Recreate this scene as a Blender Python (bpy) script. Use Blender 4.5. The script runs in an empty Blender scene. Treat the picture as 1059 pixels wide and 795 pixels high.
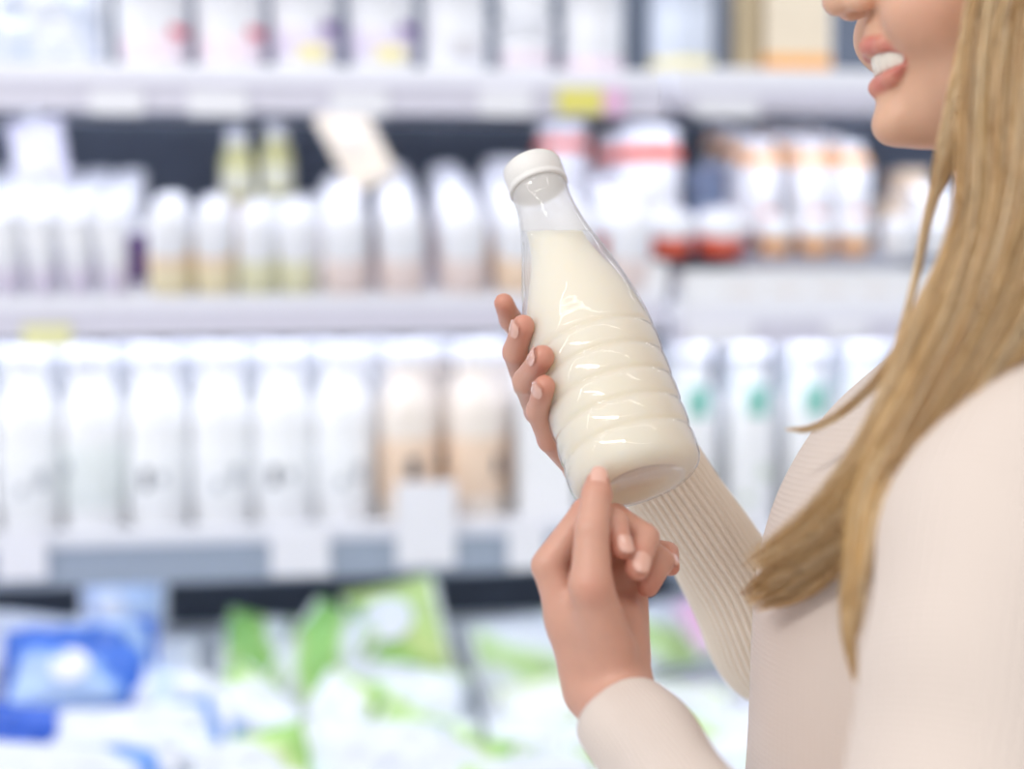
import bpy, bmesh, math, random
import numpy as np
from mathutils import Vector, Matrix
random.seed(7); rng = np.random.default_rng(7)
sc = bpy.context.scene
COL = sc.collection
R_ = math.radians
# ------------------------------------------------------------------ camera
W, H = 1059.0, 795.0
LENS = 50.0
FPX = W * LENS / 36.0
CAM = np.array([0.0, 0.0, 1.36])
PITCH, ROLL = R_(4.6), -0.005
F_ = np.array([0, math.cos(PITCH), -math.sin(PITCH)])
U0 = np.array([0, math.sin(PITCH), math.cos(PITCH)])
R0 = np.array([1.0, 0, 0])
CR = R0 * math.cos(ROLL) + U0 * math.sin(ROLL)
CU = U0 * math.cos(ROLL) - R0 * math.sin(ROLL)
BASIS = np.stack([CR, F_, CU], 1)          # columns: right, depth, up

def ray(px, py):
    return F_ + CR * (px - W / 2) / FPX - CU * (py - H / 2) / FPX

def P(px, py, d):
    return CAM + d * ray(px, py)

def L(px, py, d):                           # right, depth, up measured from the lens
    return np.array([(px - W / 2) * d / FPX, d, -(py - H / 2) * d / FPX])

def to_world(v):
    return np.asarray(v) @ BASIS.T + CAM

cam_data = bpy.data.cameras.new('camera')
cam = bpy.data.objects.new('camera', cam_data); COL.objects.link(cam)
M = Matrix.Identity(4)
for i in range(3):
    M[i][0] = CR[i]; M[i][1] = CU[i]; M[i][2] = -F_[i]; M[i][3] = CAM[i]
cam.matrix_world = M
cam_data.lens = LENS; cam_data.sensor_width = 36.0
cam_data.clip_start = 0.05
cam_data.dof.use_dof = True
cam_data.dof.focus_distance = 0.93
cam_data.dof.aperture_fstop = 1.75
sc.camera = cam
sc.view_settings.view_transform = 'Standard'
sc.view_settings.look = 'None'
sc.view_settings.gamma = 1.0
sc.view_settings.exposure = 0.06
sc.view_settings.use_curve_mapping = False
sc.cycles.max_bounces = 10
sc.cycles.diffuse_bounces = 5
sc.cycles.transparent_max_bounces = 16
sc.cycles.use_denoising = True
sc.cycles.sample_clamp_indirect = 6.0

# ------------------------------------------------------------------ materials
def lin(r, g, b):
    f = lambda c: (c / 255 / 12.92) if c / 255 <= .04045 else ((c / 255 + .055) / 1.055) ** 2.4
    return (f(r), f(g), f(b), 1.0)

def mat(name, col, rough=0.5, metal=0.0, spec=0.5, noise=0.0, nscale=40, bump=0.0, sss=0.0, coat=0.0):
    m = bpy.data.materials.new(name); m.use_nodes = True
    nt = m.node_tree; b = nt.nodes['Principled BSDF']
    b.inputs['Base Color'].default_value = col
    b.inputs['Roughness'].default_value = rough
    b.inputs['Metallic'].default_value = metal
    b.inputs['Specular IOR Level'].default_value = spec
    b.inputs['Coat Weight'].default_value = coat
    if sss:
        b.inputs['Subsurface Weight'].default_value = sss
        b.inputs['Subsurface Radius'].default_value = (0.012, 0.005, 0.003)
        b.inputs['Subsurface Scale'].default_value = 0.6
    if noise or bump:
        tc = nt.nodes.new('ShaderNodeTexCoord'); n = nt.nodes.new('ShaderNodeTexNoise')
        n.inputs['Scale'].default_value = nscale; n.inputs['Detail'].default_value = 4
        nt.links.new(tc.outputs['Object'], n.inputs['Vector'])
        if noise:
            mx = nt.nodes.new('ShaderNodeMix'); mx.data_type = 'RGBA'
            mx.inputs['A'].default_value = tuple(c * (1 - noise) for c in col[:3]) + (1,)
            mx.inputs['B'].default_value = tuple(min(1, c * (1 + noise)) for c in col[:3]) + (1,)
            nt.links.new(n.outputs['Fac'], mx.inputs['Factor'])
            nt.links.new(mx.outputs['Result'], b.inputs['Base Color'])
        if bump:
            bp = nt.nodes.new('ShaderNodeBump'); bp.inputs['Strength'].default_value = bump
            bp.inputs['Distance'].default_value = 0.002
            nt.links.new(n.outputs['Fac'], bp.inputs['Height'])
            nt.links.new(bp.outputs['Normal'], b.inputs['Normal'])
    return m

MT = {}
def mt(key, *rgb, **kw):
    if key not in MT:
        MT[key] = mat(key, lin(*rgb), **kw)
    return MT[key]

white = mt('white_plastic', 240, 241, 246, rough=.35, noise=.03)
white2 = mt('white_carton', 246, 247, 250, rough=.5, noise=.04)
shelfm = mt('white_enamel_metal', 234, 235, 242, rough=.4, noise=.02)
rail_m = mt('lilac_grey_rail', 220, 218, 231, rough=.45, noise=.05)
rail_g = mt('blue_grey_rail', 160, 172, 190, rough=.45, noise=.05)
rail_d = mt('dark_rail', 92, 92, 116, rough=.5)
dark = mt('dark_back_panel', 92, 101, 117, rough=.6, noise=.1)
darker = mt('dark_interior', 40, 45, 54, rough=.7)
tagm = mt('tag_paper', 238, 238, 244, rough=.6)
inkm = mt('tag_ink', 196, 196, 206, rough=.7)
tagy = mt('tag_yellow', 232, 224, 120, rough=.6)
tagp = mt('tag_pink', 236, 190, 222, rough=.6)
purple = mt('purple_print', 122, 84, 160, rough=.45)
lilac = mt('lilac_print', 222, 214, 233, rough=.45)
pink = mt('pink_print', 242, 226, 236, rough=.45)
redm = mt('red_print', 226, 96, 120, rough=.45)
yel = mt('yellow_print', 240, 230, 176, rough=.45)
gold = mt('gold_label', 236, 224, 190, rough=.45, noise=.15, nscale=60)
orange_l = mt('apricot_label', 242, 216, 190, rough=.45, noise=.1, nscale=60)
greenish = mt('olive_label', 224, 222, 190, rough=.45, noise=.1, nscale=60)
pinkbeige = mt('pink_beige_label', 232, 216, 212, rough=.45, noise=.1, nscale=70)
peach = mt('peach_label', 238, 212, 188, rough=.45, noise=.08, nscale=50)
ink = mt('dark_print', 70, 76, 90, rough=.5)
greyink = mt('grey_print', 176, 182, 192, rough=.5)
teal = mt('teal_print', 120, 196, 180, rough=.45)
redor = mt('red_orange_plastic', 232, 96, 62, rough=.35)
orange = mt('orange_plastic', 244, 178, 96, rough=.4)
beige = mt('beige_carton', 236, 222, 200, rough=.5, noise=.1, nscale=50)
blueprint = mt('blue_print', 196, 210, 238, rough=.45)
milkwall = mt('milk_white_plastic', 247, 248, 250, rough=.25, noise=.03, nscale=12)
choc = mt('cocoa_milk', 242, 232, 222, rough=.3, noise=.05)

# ------------------------------------------------------------------ object helpers
def link(name, mesh, parent=None, mats=None, mtx=None):
    o = bpy.data.objects.new(name, mesh); COL.objects.link(o)
    if mats is not None:
        for m in (mats if isinstance(mats, (list, tuple)) else [mats]):
            mesh.materials.append(m)
    if parent is not None: o.parent = parent
    if mtx is not None: o.matrix_world = mtx
    return o

def empty(name):
    o = bpy.data.objects.new(name, None); COL.objects.link(o); return o

def tag(o, label, cat, group=None, kind=None):
    o['label'] = label; o['category'] = cat
    if group: o['group'] = group
    if kind: o['kind'] = kind
    return o

def mesh_from(verts, faces, smooth=True):
    me = bpy.data.meshes.new('m')
    me.from_pydata([tuple(v) for v in verts], [], [tuple(f) for f in faces])
    if smooth:
        me.polygons.foreach_set('use_smooth', [True] * len(me.polygons))
    me.update()
    return me

def lathe(profile, seg=28, a0=0.0, a1=2 * math.pi, cap=True, sx=1.0, sy=1.0):
    """profile: list of (r, z)."""
    full = abs(a1 - a0) >= 2 * math.pi - 1e-6
    n = seg if full else seg + 1
    vs, fs = [], []
    for r, z in profile:
        for i in range(n):
            a = a0 + (a1 - a0) * i / seg
            vs.append((r * math.cos(a) * sx, r * math.sin(a) * sy, z))
    for j in range(len(profile) - 1):
        for i in range(seg):
            a, b = j * n + i, j * n + (i + 1) % n
            fs.append((a, b, b + n, a + n))
    if cap and full:
        fs.append(tuple(reversed(range(n))))
        k = (len(profile) - 1) * n
        fs.append(tuple(range(k, k + n)))
    return mesh_from(vs, fs)

def box_bm(bm, cx, cy, cz, sx, sy, sz, bev=0.0):
    r = bmesh.ops.create_cube(bm, size=1.0)
    vs = r['verts']
    for v in vs:
        v.co = Vector((cx + v.co.x * sx, cy + v.co.y * sy, cz + v.co.z * sz))
    if bev:
        es = list({e for v in vs for e in v.link_edges})
        bmesh.ops.bevel(bm, geom=es, offset=bev, segments=2, affect='EDGES', profile=0.5)

def boxmesh(c, s, bev=0.0):
    bm = bmesh.new(); box_bm(bm, *c, *s, bev=bev)
    me = bpy.data.meshes.new('m'); bm.to_mesh(me); bm.free(); return me

def boxes(lst, bev=0.0):
    bm = bmesh.new()
    for c, s in lst: box_bm(bm, *c, *s, bev=bev)
    me = bpy.data.meshes.new('m'); bm.to_mesh(me); bm.free(); return me

def copy_tree(o):
    r = o.copy(); COL.objects.link(r)
    for ch in list(o.children):
        c = ch.copy(); COL.objects.link(c); c.parent = r
        for g in list(ch.children):
            d = g.copy(); COL.objects.link(d); d.parent = c
    return r

# ------------------------------------------------------------------ case frame
YAW = R_(8.0)
CU_ = np.array([math.cos(YAW), math.sin(YAW), 0.0])      # along the case
CW_ = np.array([-math.sin(YAW), math.cos(YAW), 0.0])     # into the case
O_ = P(300, 400, 2.05); O_ = np.array([O_[0], O_[1], 0.0])

def K(s, t, z):
    return O_ + s * CU_ + t * CW_ + np.array([0, 0, z])

def on_t(px, py, t):
    r = ray(px, py); q = O_ + t * CW_
    lam = np.dot(q - CAM, CW_) / np.dot(r, CW_)
    p = CAM + lam * r
    return float(np.dot(p - O_, CU_)), float(p[2])

def S(px, t, py=300): return on_t(px, py, t)[0]
def Z(py, t=0.0, px=300): return on_t(px, py, t)[1]

def case_matrix(s, t, z, rz=0.0, tilt=0.0, roll=0.0):
    m = Matrix.Translation(Vector(K(s, t, z))) @ Matrix.Rotation(YAW + rz, 4, 'Z')
    if tilt: m = m @ Matrix.Rotation(tilt, 4, 'X')
    if roll: m = m @ Matrix.Rotation(roll, 4, 'Y')
    return m

CASE0 = case_matrix(0, 0, 0)
S_L, S_DIV, S_R = -1.2, S(689, 0, 110), 1.75
Z_TOP, Z_MID, Z_LOW = Z(74), Z(310), Z(545)
Z_TOP2, Z_MID2, Z_LOW2 = on_t(760, 76, 0)[1], on_t(800, 318, 0)[1], on_t(800, 545, 0)[1]
T_BACK = 0.56
TILT = R_(17)

# ------------------------------------------------------------------ room and case
def structure(name, me, m, mtx=None):
    o = link(name, me, None, m, mtx); o['kind'] = 'structure'; return o

floor_m = mt('floor_tile', 232, 232, 232, rough=.35, noise=.06, nscale=6)
structure('floor', boxmesh((0, 0.5, -0.02), (7, 7, 0.04)), floor_m)
structure('wall_back', boxmesh((0, 1.25, 1.5), (7, .08, 3.0)), mt('wall_paint', 214, 216, 222, rough=.7, noise=.03), CASE0)

case = empty('refrigerated_display_case'); case.matrix_world = CASE0
tag(case, 'open-fronted dairy display case with a dark back panel behind its white shelves', 'display case')
def case_part(name, me, m):
    o = link(name, me, case, m); return o
zt = 2.25
case_part('back_panel', boxmesh(((S_L + S_R) / 2, T_BACK + .02, 1.2), (S_R - S_L, .03, 2.3)), dark)
case_part('side_panel', boxmesh((S_L - .02, -.03, 1.17), (.04, 1.26, 2.32), .004), shelfm)
case_part('side_panel', boxmesh((S_R + .02, -.03, 1.17), (.04, 1.26, 2.32), .004), shelfm)
case_part('canopy', boxmesh(((S_L + S_R) / 2, .2, 2.30), (S_R - S_L + .08, .80, .07), .01), shelfm)
case_part('upright', boxmesh((S_DIV, .50, 1.3), (.03, .04, 1.9)), darker)
Z_DECK = .69
case_part('base_tub', boxes([((0.27, -.02, Z_DECK / 2), (S_R - S_L, 1.16, Z_DECK)),
                             ((0.27, -.63, Z_DECK / 2 + .04), (S_R - S_L, .06, Z_DECK + .08))], .01), shelfm)
ZL = on_t(190, 656, .30)[1]
case_part('added_dark_panel', boxmesh(((S_L + S_R) / 2, T_BACK - .005, (Z_DECK + Z_LOW) / 2 - .02), (S_R - S_L, .012, Z_LOW - Z_DECK - .06)), mt('shade_charcoal', 84, 92, 104, rough=.7))  # added sheet, coloured dark to hold the shade under the low shelf
liner_m = mt('grey_white_liner', 244, 247, 250, rough=.45, noise=.03)
case_part('liner_panel', boxes([((.27, .315, (ZL + Z_DECK) / 2), (S_R - S_L, .025, ZL - Z_DECK)),
                                ((.27, .34, ZL - .006), (S_R - S_L, .05, .012))], .004), liner_m)
for s_ in np.arange(S_L + .05, S_R - .05, .05):
    case_part('liner_rib', boxmesh((float(s_), .298, (ZL + Z_DECK) / 2), (.008, .012, ZL - Z_DECK)), mt('liner_rib_grey', 222, 228, 236, rough=.4))

def shelf(label, s0, s1, z, rail_h, rail_mat, tilt=0.0, lip=.03, flaps=()):
    root = empty('shelf'); root.matrix_world = CASE0
    tag(root, label, 'shelf', 'display case shelves')
    sc_, w = (s0 + s1) / 2, s1 - s0
    d = T_BACK - .02
    bm = bmesh.new(); box_bm(bm, 0, d / 2, -.008, w, d, .016, .002)
    me = bpy.data.meshes.new('m'); bm.to_mesh(me); bm.free()
    me.transform(Matrix.Translation((sc_, 0, z)) @ Matrix.Rotation(tilt, 4, 'X'))
    link('deck', me, root, shelfm)
    link('front_lip', boxmesh((sc_, -.008, z - lip / 2 + .006), (w, .016, lip), .003), root, shelfm)
    bm = bmesh.new()
    box_bm(bm, sc_, -.012, z - lip - rail_h / 2 + .006, w, .02, rail_h, .002)
    box_bm(bm, sc_, -.024, z - lip + .004, w, .006, .006)
    box_bm(bm, sc_, -.024, z - lip - rail_h + .009, w, .006, .006)
    me = bpy.data.meshes.new('m'); bm.to_mesh(me); bm.free()
    r = link('price_rail', me, root, rail_mat)
    # strip lamp under the shelf front; on the low shelves an added fill
    link('strip_lamp_or_fill', boxmesh((sc_, .016 if z > 1.1 else .05, z - .034), (w - .04, .022, .012), .003), root, lamp_m if z > 1.1 else low_fill)
    return root

lamp_m = bpy.data.materials.new('strip_lamp_or_fill'); lamp_m.use_nodes = True
b = lamp_m.node_tree.nodes['Principled BSDF']
b.inputs['Base Color'].default_value = (.9, .9, .9, 1)
b.inputs['Emission Color'].default_value = lin(235, 242, 255); b.inputs['Emission Strength'].default_value = 7.4

low_fill = lamp_m.copy(); low_fill.name = 'added_low_fill'; low_fill.node_tree.nodes['Principled BSDF'].inputs['Emission Strength'].default_value = 5.0  # added glow that brightens the bags and liner, no lamp known there
m1 = abs(Z(92) - Z(122)); m2 = abs(Z(324) - Z(350)); m3 = abs(Z(562) - Z(599))
shelf('white top shelf left of the dark upright, holding white tubs', S_L, S_DIV - .006, Z_TOP, m1, rail_m, 0, Z_TOP - Z(92))
shelf('white sloping middle shelf with a yellow tag, under the white cups', S_L, S_DIV - .006, Z_MID, m2, rail_m, TILT, Z_MID - Z(324))
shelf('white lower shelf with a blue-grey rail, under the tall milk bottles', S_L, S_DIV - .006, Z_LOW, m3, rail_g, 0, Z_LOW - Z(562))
shelf('white top shelf near the face, holding the beige carton', S_DIV + .006, S_R, Z_TOP2, .028, rail_m, 0, .034)
shelf('white middle shelf under the orange-shouldered bottles', S_DIV + .006, S_R, Z_MID2, .032, rail_m, R_(7), .028)
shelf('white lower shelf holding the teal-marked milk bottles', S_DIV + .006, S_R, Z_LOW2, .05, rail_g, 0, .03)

# price tags
tag_kinds = {}
def price_tag(px, py0, py1, wpx, label, m=tagm, lines=True):
    s, z0 = on_t(px, py1, -.03); _, z1 = on_t(px, py0, -.03)
    s0 = on_t(px - wpx / 2, py0, -.03)[0]; s1 = on_t(px + wpx / 2, py0, -.03)[0]
    h = z1 - z0; w = s1 - s0
    root = empty('price_tag'); root.matrix_world = case_matrix((s0 + s1) / 2, -.03, z0)
    tag(root, label, 'price tag', 'price tags on the shelf rails')
    link('card', boxmesh((0, 0, h / 2), (w, .002, h), .0006), root, m)
    link('clip', boxes([((0, .004, h * .8), (w * .5, .008, h * .12))], .001), root, white)
    return root
price_tag(120, 92, 118, 56, 'white price tag on the top rail under the tub nearest the pale pack')
price_tag(225, 92, 120, 62, 'white price tag on the top rail under the second tub from the pale pack')
price_tag(372, 92, 120, 60, 'white price tag on the top rail under the lilac-banded tubs')
price_tag(523, 92, 120, 56, 'white price tag on the top rail above the held bottle cap')
price_tag(600, 91, 118, 46, 'yellow price tag on the top rail', tagy)
price_tag(635, 91, 119, 22, 'narrow pink price tag beside the yellow one on the top rail', tagp)
price_tag(48, 336, 360, 50, 'pale yellow price tag on the middle rail', mt('tag_pale_yellow', 232, 230, 176, rough=.6))
price_tag(22, 548, 600, 52, 'tall white price tag on the lower rail above the blue bags')
price_tag(310, 545, 595, 62, 'tall white price tag on the lower rail above the green bags')
price_tag(440, 498, 586, 62, 'tallest white price tag, standing up before the peach-labelled bottle')
price_tag(545, 540, 588, 40, 'tall white price tag on the lower rail beside the raised hand')
price_tag(752, 100, 121, 66, 'white price tag on the rail of the top shelf near the face')
price_tag(875, 332, 350, 44, 'white price tag on the middle rail near the hair')
price_tag(745, 334, 356, 70, 'white price tag on the middle rail right of the held bottle')

# ------------------------------------------------------------------ products
def product(name, parts):
    root = empty(name)
    for pn, me, m in parts:
        link(pn, me, root, m)
    return root

FR = -math.pi / 2                                  # local direction of the front
def arc(r0, r1, z0, z1, half, c=FR, seg=12, off=.0006):
    return lathe([(r0 + off, z0), (r0 + off + .0003, z0 + .0005), (r1 + off + .0003, z1 - .0005), (r1 + off, z1)], seg, c - half, c + half)

def tub_proto(h, rt, rb, band, blob=None):
    p = [('body', lathe([(rb - .004, 0), (rb, .004), (rb + (rt - rb) * .5, h * .5), (rt, h * .93), (rt + .003, h * .93), (rt + .003, h * .95)]), white),
         ('lid', lathe([(rt + .004, h * .93), (rt + .005, h * .94), (rt + .005, h * .985), (rt + .001, h), (rt - .01, h), (rt - .012, h - .002)]), white)]
    f = lambda z: rb + (rt - rb) * (z / h)
    if band:
        bm_, z0, z1, half, c = band
        p.append(('label_band', arc(f(z0 * h), f(z1 * h), z0 * h, z1 * h, half, c, 24), bm_))
    if blob:
        bm_, z0, z1, half, c = blob
        p.append(('label_spot', arc(f(z0 * h), f(z1 * h), z0 * h, z1 * h, half, c, 8, .0012), bm_))
    return product('yogurt_tub', p)

def bottle_profile(h, r, neck, sh):
    return [(r - .004, 0), (r, .004), (r, h * sh), (r * .93, h * (sh + .06)), (r * .7, h * (sh + .14)), (neck, h * (sh + .21)), (neck, h * .93), (neck, h * .95)]

def milk_bottle_proto(h, r, label=None, prints=(), capm=white, bodym=milkwall):
    p = [('body', lathe(bottle_profile(h, r, r * .66, .62)), bodym),
         ('cap', lathe([(r * .70, h * .88), (r * .73, h * .885), (r * .73, h * .985), (r * .68, h), (.001, h)]), capm)]
    if label:
        p.append(('label', arc(r, r, h * .12, h * .46, math.pi * .999, FR, 40), label))
    for c, z0, z1, half, m in prints:
        p.append(('print', arc(r, r, h * z0, h * z1, half, FR + c, 6, .0015), m))
    return product('milk_bottle', p)

def dome_bottle_proto(h, r, labm, band=None):
    p = [('body', lathe([(r - .003, 0), (r, .003), (r, h * .45), (r * .96, h * .5)]), white),
         ('label', arc(r, r, h * .04, h * .44, math.pi * .999, FR, 36), labm),
         ('cap', lathe([(r * .97, h * .48), (r, h * .5), (r * .98, h * .75), (r * .88, h * .88), (r * .6, h * .97), (r * .2, h), (.001, h)]), white)]
    if band:
        p.append(('label_band', arc(r, r, h * .36, h * .47, math.pi * .999, FR, 36, .0012), band))
    return product('yogurt_drink_bottle', p)

def cup_proto(h, r, labm):
    f = lambda z: r * (.8 + .2 * z)
    p = [('body', lathe([(r * .76, 0), (r * .8, .003), (f(.5), h * .5), (f(.9), h * .92)]), white),
         ('lid', lathe([(r * 1.02, h * .91), (r * 1.04, h * .93), (r * 1.04, h * .97), (r * .9, h), (.001, h)]), white),
         ('label', arc(f(.02), f(.3), h * .03, h * .36, 1.0, FR + .35, 20), labm)]
    return product('yogurt_cup', p)

def jar_proto(h, r, ringm):
    p = [('body', lathe([(r * .9, 0), (r, .006), (r, h * .6), (r * .96, h * .66)]), white),
         ('shoulder_ring', lathe([(r * 1.02, h * .62), (r * 1.04, h * .64), (r * 1.02, h * .76), (r * .95, h * .79)]), ringm),
         ('lid', lathe([(r * .95, h * .78), (r * .96, h * .8), (r * .94, h * .95), (r * .85, h), (.001, h)]), white)]
    return product('cream_jar', p)

def low_tub_proto(h, r, ringm):
    p = [('body', lathe([(r * .86, 0), (r * .9, .003), (r, h * .4), (r * 1.02, h * .46)]), ringm),
         ('lid', lathe([(r * 1.0, h * .44), (r * 1.05, h * .48), (r * 1.05, h * .62), (r * .97, h * .82), (r * .75, h * .94), (r * .4, h), (.001, h)]), white)]
    return product('dessert_tub', p)

def orange_bottle_proto(h, r):
    p = [('body', lathe([(r - .003, 0), (r, .004), (r, h * .7), (r * .95, h * .76)]), white),
         ('shoulder_ring', lathe([(r * .97, h * .74), (r * .98, h * .75), (r * .86, h * .85), (r * .62, h * .88)]), orange),
         ('cap', lathe([(r * .62, h * .86), (r * .66, h * .87), (r * .62, h * .985), (r * .52, h), (.001, h)]), white),
         ('fruit_print', arc(r, r, h * .12, h * .27, .30, FR + .1, 8, .001), mt('coral_print', 232, 150, 130, rough=.5)),
         ('leaf_print', arc(r, r, h * .03, h * .11, .34, FR + .25, 8, .001), mt('leaf_print', 170, 212, 176, rough=.5))]
    return product('smoothie_bottle', p)

def carton_proto(w, d, h, m, bandm=None, gable=False):
    bm = bmesh.new()
    hb = h * .8 if gable else h
    box_bm(bm, 0, 0, hb / 2, w, d, hb, .002)
    if gable:
        vs = [(-w/2+.002, -d/2+.002, hb), (w/2-.002, -d/2+.002, hb), (w/2-.002, d/2-.002, hb), (-w/2+.002, d/2-.002, hb), (-w/2+.002, 0, h * .95), (w/2-.002, 0, h * .95)]
        v = [bm.verts.new(q) for q in vs]
        for f in ((0, 1, 5, 4), (2, 3, 4, 5), (0, 4, 3), (1, 2, 5)): bm.faces.new([v[i] for i in f])
        box_bm(bm, 0, 0, h * .965, w - .006, .004, h * .07)
    me = bpy.data.meshes.new('m'); bm.to_mesh(me); bm.free()
    p = [('body', me, m)]
    if bandm:
        p.append(('label_band', boxmesh((0, 0, h * .1), (w + .0015, d + .0015, h * .16)), bandm))
    return product('carton', p)

def put(proto, used, s, t, z, label, cat, group, rz=0.0, tilt=0.0, roll=0.0, scale=1.0):
    o = copy_tree(proto) if used else proto
    o.matrix_world = case_matrix(s, t, z, rz, tilt, roll) @ Matrix.Scale(scale, 4)
    tag(o, label, cat, group)
    return o

ORD = ['first', 'second', 'third', 'fourth', 'fifth', 'sixth', 'seventh', 'eighth', 'ninth', 'tenth']
def ppm(t=0.0): return 2.05 / FPX                       # metres per photo pixel at the case front

# --- top shelf ------------------------------------------------------------
tz = Z_TOP
def top_t(r): return r + .02
G = 'tubs on the top shelf'
for i, (px, wpx) in enumerate([(159, 72), (239, 70)]):
    r = wpx / 2 * ppm(); o = tub_proto(.15, r * 1.08, r * .92, (pink, .12, .34, 1.3, FR + .2), (redm, .34, .44, .4, FR + .95))
    put(o, 0, S(px, top_t(r), 60), top_t(r), tz, ['white tub with a red mark, beside the pale blue pack', 'white tub with a red mark, beside the lilac-banded tub'][i], 'yogurt tub', G)
for i, (px, wpx) in enumerate([(316, 68), (395, 70)]):
    r = wpx / 2 * ppm(); o = tub_proto(.15, r * 1.08, r * .92, (lilac, .16, .44, 2.0, FR), (yel, .12, .28, .5, FR + .25))
    link('side_print', arc(r * 1.0, r * 1.04, .06, .075, .45, FR + .95, 8, .0014), o, purple)
    put(o, 0, S(px, top_t(r), 60), top_t(r), tz, ['white tub with lilac band, beside the red-marked tubs', 'white tub with lilac band, beside the plain white container'][i], 'yogurt tub', G)
r = 34 * ppm(); o = tub_proto(.16, r, r, None, (mt('pale_grey_print', 214, 212, 218, rough=.5), .16, .34, .45, FR + .2))
put(o, 0, S(471, top_t(r), 60), top_t(r), tz, 'plain white straight-sided container with a small grey mark, on the top shelf', 'container', G)
r = 32 * ppm(); o = tub_proto(.085, r, r * .85, (mt('pale_pink_print', 230, 216, 226, rough=.5), .2, .45, 1.2, FR))
put(o, 0, S(543, top_t(r), 60), top_t(r), tz, 'short white tub lowest in its pair, above the held bottle', 'yogurt tub', G)
o = tub_proto(.08, r, r * .85, None); put(o, 0, S(543, top_t(r), 60), top_t(r), tz + .086, 'short white tub stacked on another, above the held bottle', 'yogurt tub', G)
r = 34 * ppm(); o = tub_proto(.16, r, r * .96, (mt('rose_print', 234, 214, 228, rough=.5), .03, .18, 1.4, FR))
put(o, 0, S(613, top_t(r), 60), top_t(r), tz, 'white tub with a pale pink foot, above the yellow price tag', 'yogurt tub', G)
# pale pack of film-wrapped goods
def pillow(w, h, d, seed=0, nx=22, ny=16, crimp=.1):
    rr = random.Random(seed); vs = []; fs = []
    ph = [rr.uniform(0, 6) for _ in range(6)]
    for side in (1, -1):
        for j in range(ny + 1):
            for i in range(nx + 1):
                u, v = i / nx * 2 - 1, j / ny * 2 - 1
                e = max(0, 1 - abs(u) ** 3.2) ** .55 * max(0, 1 - abs(v) ** (3.0)) ** .55
                if abs(u) > 1 - crimp: e *= .12
                wr = .09 * math.sin(5 * u + ph[0] + 3 * v) + .07 * math.sin(9 * v + ph[1] + 2 * u) + .05 * math.sin(13 * u - 7 * v + ph[2])
                x = u * w / 2 * (1 - .05 * (1 - abs(v)) * (abs(u) > .8)); y = v * h / 2 * (1 - .06 * math.cos(u * 1.5) ** 2)
                z = side * d / 2 * e * (1 + wr * 1.6) + .003 * math.sin(16 * u + ph[3]) * (1 - e) * math.sin(4 * v + ph[4])
                vs.append((x, z, y + h / 2))
    n = (nx + 1) * (ny + 1)
    for s_ in (0, 1):
        for j in range(ny):
            for i in range(nx):
                a = s_ * n + j * (nx + 1) + i
                q = (a, a + 1, a + nx + 2, a + nx + 1)
                fs.append(q if s_ == 1 else q[::-1])
    me = mesh_from(vs, fs)
    bm = bmesh.new(); bm.from_mesh(me); bmesh.ops.remove_doubles(bm, verts=bm.verts, dist=1e-5)
    bmesh.ops.recalc_face_normals(bm, faces=bm.faces); bm.to_mesh(me); bm.free()
    return me

def film_mat(name, c1, c2, c3, scale=9.0, lo=.45, hi=.56, seed=0.0, axis=(1, 0, 1), grad=0.5):
    """printed film: white ground with broad curved fields of colour, fixed to the bag"""
    m = bpy.data.materials.new(name); m.use_nodes = True; nt = m.node_tree
    bs = nt.nodes['Principled BSDF']; bs.inputs['Roughness'].default_value = .28
    tc = nt.nodes.new('ShaderNodeTexCoord'); mp = nt.nodes.new('ShaderNodeMapping')
    mp.inputs['Location'].default_value = (seed, seed * .7, -seed)
    nt.links.new(tc.outputs['Object'], mp.inputs['Vector'])
    w = nt.nodes.new('ShaderNodeTexWave'); w.inputs['Scale'].default_value = scale * .35
    w.inputs['Distortion'].default_value = 5.0; w.inputs['Detail'].default_value = 1.0; w.inputs['Detail Scale'].default_value = 1.2
    w.bands_direction = 'DIAGONAL'
    nt.links.new(mp.outputs['Vector'], w.inputs['Vector'])
    cr = nt.nodes.new('ShaderNodeValToRGB')
    els = cr.color_ramp.elements
    els[0].position = lo; els[0].color = c1; els[1].position = hi; els[1].color = c2
    e = els.new(min(.98, hi + .25)); e.color = c3
    nt.links.new(w.outputs['Fac'], cr.inputs['Fac'])
    nt.links.new(cr.outputs['Color'], bs.inputs['Base Color'])
    return m

packm = film_mat('pale_blue_film', lin(236, 240, 250), lin(206, 220, 244), lin(230, 236, 250), 14, .35, .6, 3.0)
o = empty('film_pack'); me = pillow(.24, .15, .10, 5); link('film', me, o, packm)
link('end_seam', boxmesh((-.118, 0, .075), (.008, .012, .13), .002), o, white); link('end_seam', boxmesh((.118, 0, .075), (.008, .012, .13), .002), o, white)
put(o, 0, S(22, .07, 40), .07, tz, 'pale blue and white film pack lying on the top shelf beside a red-marked tub', 'pack', None)
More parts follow.
